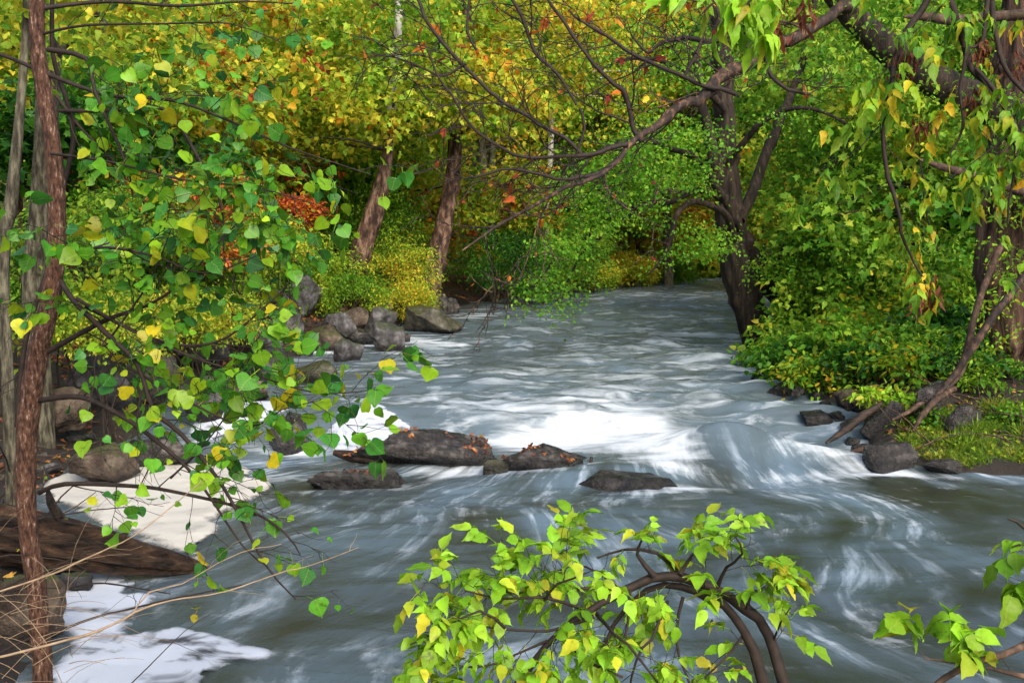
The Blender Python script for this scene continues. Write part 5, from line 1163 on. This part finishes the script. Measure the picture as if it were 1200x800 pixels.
# ------------------------------------------------------------------ ground cover
def scatter(n, fn):
    P = []
    while len(P) < n:
        p = fn()
        if p is not None: P.append(p)
    return np.array(P)
def land_pt(x0, x1, y0, y1, side=0):
    x, y = rnd.uniform(x0, x1), rnd.uniform(y0, y1)
    sl, sr = XL(y) - x, x - XR(y)
    if max(sl, sr) < .15: return None
    return (x, y)
def litter(n, x0, x1, y0, y1, size, label, mats='litter'):
    P = scatter(n, lambda: land_pt(x0, x1, y0, y1)); z = terrain_z(P[:, 0], P[:, 1])
    pos = np.c_[P, z + .02]; ax = rng.normal(0, 1, (n, 3)); ax[:, 2] *= .2; nr = rng.normal(0, .4, (n, 3)); nr[:, 2] += 1
    a = Acc(); leaves(a, T_MAPLE, pos, ax, nr, size * rng.uniform(.6, 1.3, n)); return stuff(a.build('fallen_leaves', M[mats]), label)
litter(9000, -16, -2.5, 5, 26, .085, 'brown and orange leaf litter on the near bank')
litter(5000, -12, 6, 26, 48, .12, 'orange leaf litter on the far bank')
litter(3500, 4, 12, 11.2, 24, .06, 'scattered yellowing leaves on the shaded bank', 'yellowgreen')
litter(3500, 4, 12, 12.3, 20, .06, 'brown leaf litter on the shaded bank')
# undergrowth mass on the slopes
a = Acc(); n = 4200
P = scatter(n, lambda: (lambda q: q if q and (XL(q[1]) - q[0] > 2.2 or (q[0] - XR(q[1]) > 2.0 and q[1] > 16)) else None)(land_pt(-26, 26, 13, 62)))
z = terrain_z(P[:, 0], P[:, 1])
cloud(a, T_Q, np.c_[P, z + rng.uniform(.1, .9, n)], 14, .55, .45, .13, .2, .5)
stuff(a.build('undergrowth', M['green']), 'low green undergrowth covering the slopes')
a = Acc(); n = 1100
P = scatter(n, lambda: (lambda q: q if q and (XL(q[1]) - q[0] > 1.6) else None)(land_pt(-14, -3, 12, 40)))
cloud(a, T_SMALL, np.c_[P, terrain_z(P[:, 0], P[:, 1]) + rng.uniform(.1, .7, n)], 12, .45, .45, .10, .2, .5)
stuff(a.build('undergrowth', M['yellowgreen']), 'yellowing undergrowth among the bank trees')
# bank twigs and roots
a = Acc()
for i in range(170):
    if i < 90: x, y = rnd.uniform(-7.5, -3.4), rnd.uniform(6, 14)
    else: x, y = rnd.uniform(4.6, 8.5), rnd.uniform(11.8, 17)
    if max(XL(y) - x, x - XR(y)) < .1: continue
    p = Vector((x, y, tz(x, y) + .05)); dv = Vector((rnd.gauss(0, 1), rnd.gauss(0, .7), rnd.uniform(0, .6))).normalized(); ln = rnd.uniform(.4, 1.3); pts = [(p, .012)]
    for j in range(5):
        dv = (dv + Vector((rnd.gauss(0, .25), rnd.gauss(0, .25), rnd.gauss(-.08, .2)))).normalized(); p = p + dv * ln / 5; pts.append((p.copy(), .010 - .0017 * j))
    tube(a, pts, 4)
stuff(a.build('brushwood_debris', M['brownwood']), 'broken twigs and roots littering both banks')
# grass patch
n = 26000
P = scatter(n, lambda: (lambda q: q if q and q[0] - XR(q[1]) > .35 else None)(land_pt(4.9, 8.5, 11.4, 13.3)))
z = terrain_z(P[:, 0], P[:, 1]); ax = rng.normal(0, .45, (n, 3)); ax[:, 2] = 1; nr = rng.normal(0, 1, (n, 3)); nr[:, 2] *= .2
a = Acc(); leaves(a, T_BLADE, np.c_[P, z - .01], ax, nr, rng.uniform(.04, .13, n) * np.clip(1 + 1.1 * vnoise(P[:, 0], P[:, 1], 2.2, 6.0, 3), .4, 1.8)); stuff(a.build('grass', M['grass']), 'short bright grass on the low bank')
P = scatter(500, lambda: (lambda q: q if q and q[0] - XR(q[1]) > .2 else None)(land_pt(4.6, 8.5, 11.4, 13.4)))
a = Acc(); n = len(P); nr = rng.normal(0, .5, (n, 3)); nr[:, 2] += 1
leaves(a, T_OVATE, np.c_[P, terrain_z(P[:, 0], P[:, 1]) + rng.uniform(.02, .09, n)], rng.normal(0, 1, (n, 3)) * [1, 1, .3], nr, rng.uniform(.03, .08, n)); stuff(a.build('fallen_leaves', M['yellowgreen']), 'yellow leaves lying on the grass patch')
# leaves lying on the midstream rocks
bpy.context.view_layer.update()
a = Acc()
for o, k, sz in ((r1, 620, .055), (r2, 240, .06), (r4, 160, .045)):
    bv = BVHTree.FromPolygons([o.matrix_world @ v.co for v in o.data.vertices], [p.vertices[:] for p in o.data.polygons])
    bb = [o.matrix_world @ Vector(c) for c in o.bound_box]
    x0, x1 = min(b.x for b in bb), max(b.x for b in bb); y0, y1 = min(b.y for b in bb), max(b.y for b in bb)
    pos, nr = [], []
    for _ in range(k):
        h = bv.ray_cast(Vector((rnd.uniform(x0, x1), rnd.uniform(y0, y1), 3)), Vector((0, 0, -1)))
        if h[0] is not None and h[1].z > .35 and h[0].z > .1 and mnoise.noise(h[0] * 2.6) > rnd.uniform(-.15, .25): pos.append((h[0] + h[1] * .008)[:]); nr.append((h[1] + Vector((rnd.gauss(0, .25), rnd.gauss(0, .25), 0)))[:])
    leaves(a, T_MAPLE, pos, rng.normal(0, 1, (len(pos), 3)), nr, sz * rng.uniform(.6, 1.3, len(pos)))
stuff(a.build('fallen_leaves', M['litter']), 'wet orange leaves stuck on the midstream rocks')

# ------------------------------------------------------------------ light
w = bpy.data.worlds.new("World"); SC.world = w; w.use_nodes = True
nt = w.node_tree; bgn = nt.nodes['Background']
sky = nt.nodes.new('ShaderNodeTexSky'); sky.sky_type = 'NISHITA'; sky.sun_disc = False
EL, AZ = R(36), R(158)
sky.sun_elevation = EL; sky.sun_rotation = AZ; sky.air_density = 1.0; sky.dust_density = 4.0; sky.ozone_density = 1.0
nt.links.new(sky.outputs[0], bgn.inputs[0]); bgn.inputs[1].default_value = .15
sl_ = bpy.data.lights.new('sun', 'SUN'); sl_.energy = 2.2; sl_.angle = R(42); sl_.color = (1, .95, .86)
so = bpy.data.objects.new('sun', sl_); COL.objects.link(so)
sd_ = Vector((math.sin(AZ) * math.cos(EL), math.cos(AZ) * math.cos(EL), math.sin(EL)))
so.rotation_euler = sd_.to_track_quat('Z', 'Y').to_euler()
so.location = (0, 0, 30)
SC.view_settings.view_transform = 'Standard'; SC.view_settings.look = 'None'; SC.view_settings.gamma = 1; SC.view_settings.exposure = .85
SC.render.engine = 'CYCLES'
SC.cycles.max_bounces = 8; SC.cycles.diffuse_bounces = 6; SC.cycles.glossy_bounces = 3; SC.cycles.transmission_bounces = 6; SC.cycles.transparent_max_bounces = 4
SC.cycles.use_denoising = True; SC.cycles.sample_clamp_indirect = 6
tot = sum(len(o.data.polygons) for o in SC.objects if o.type == 'MESH'); print('POLYS', tot, 'bounds ok')
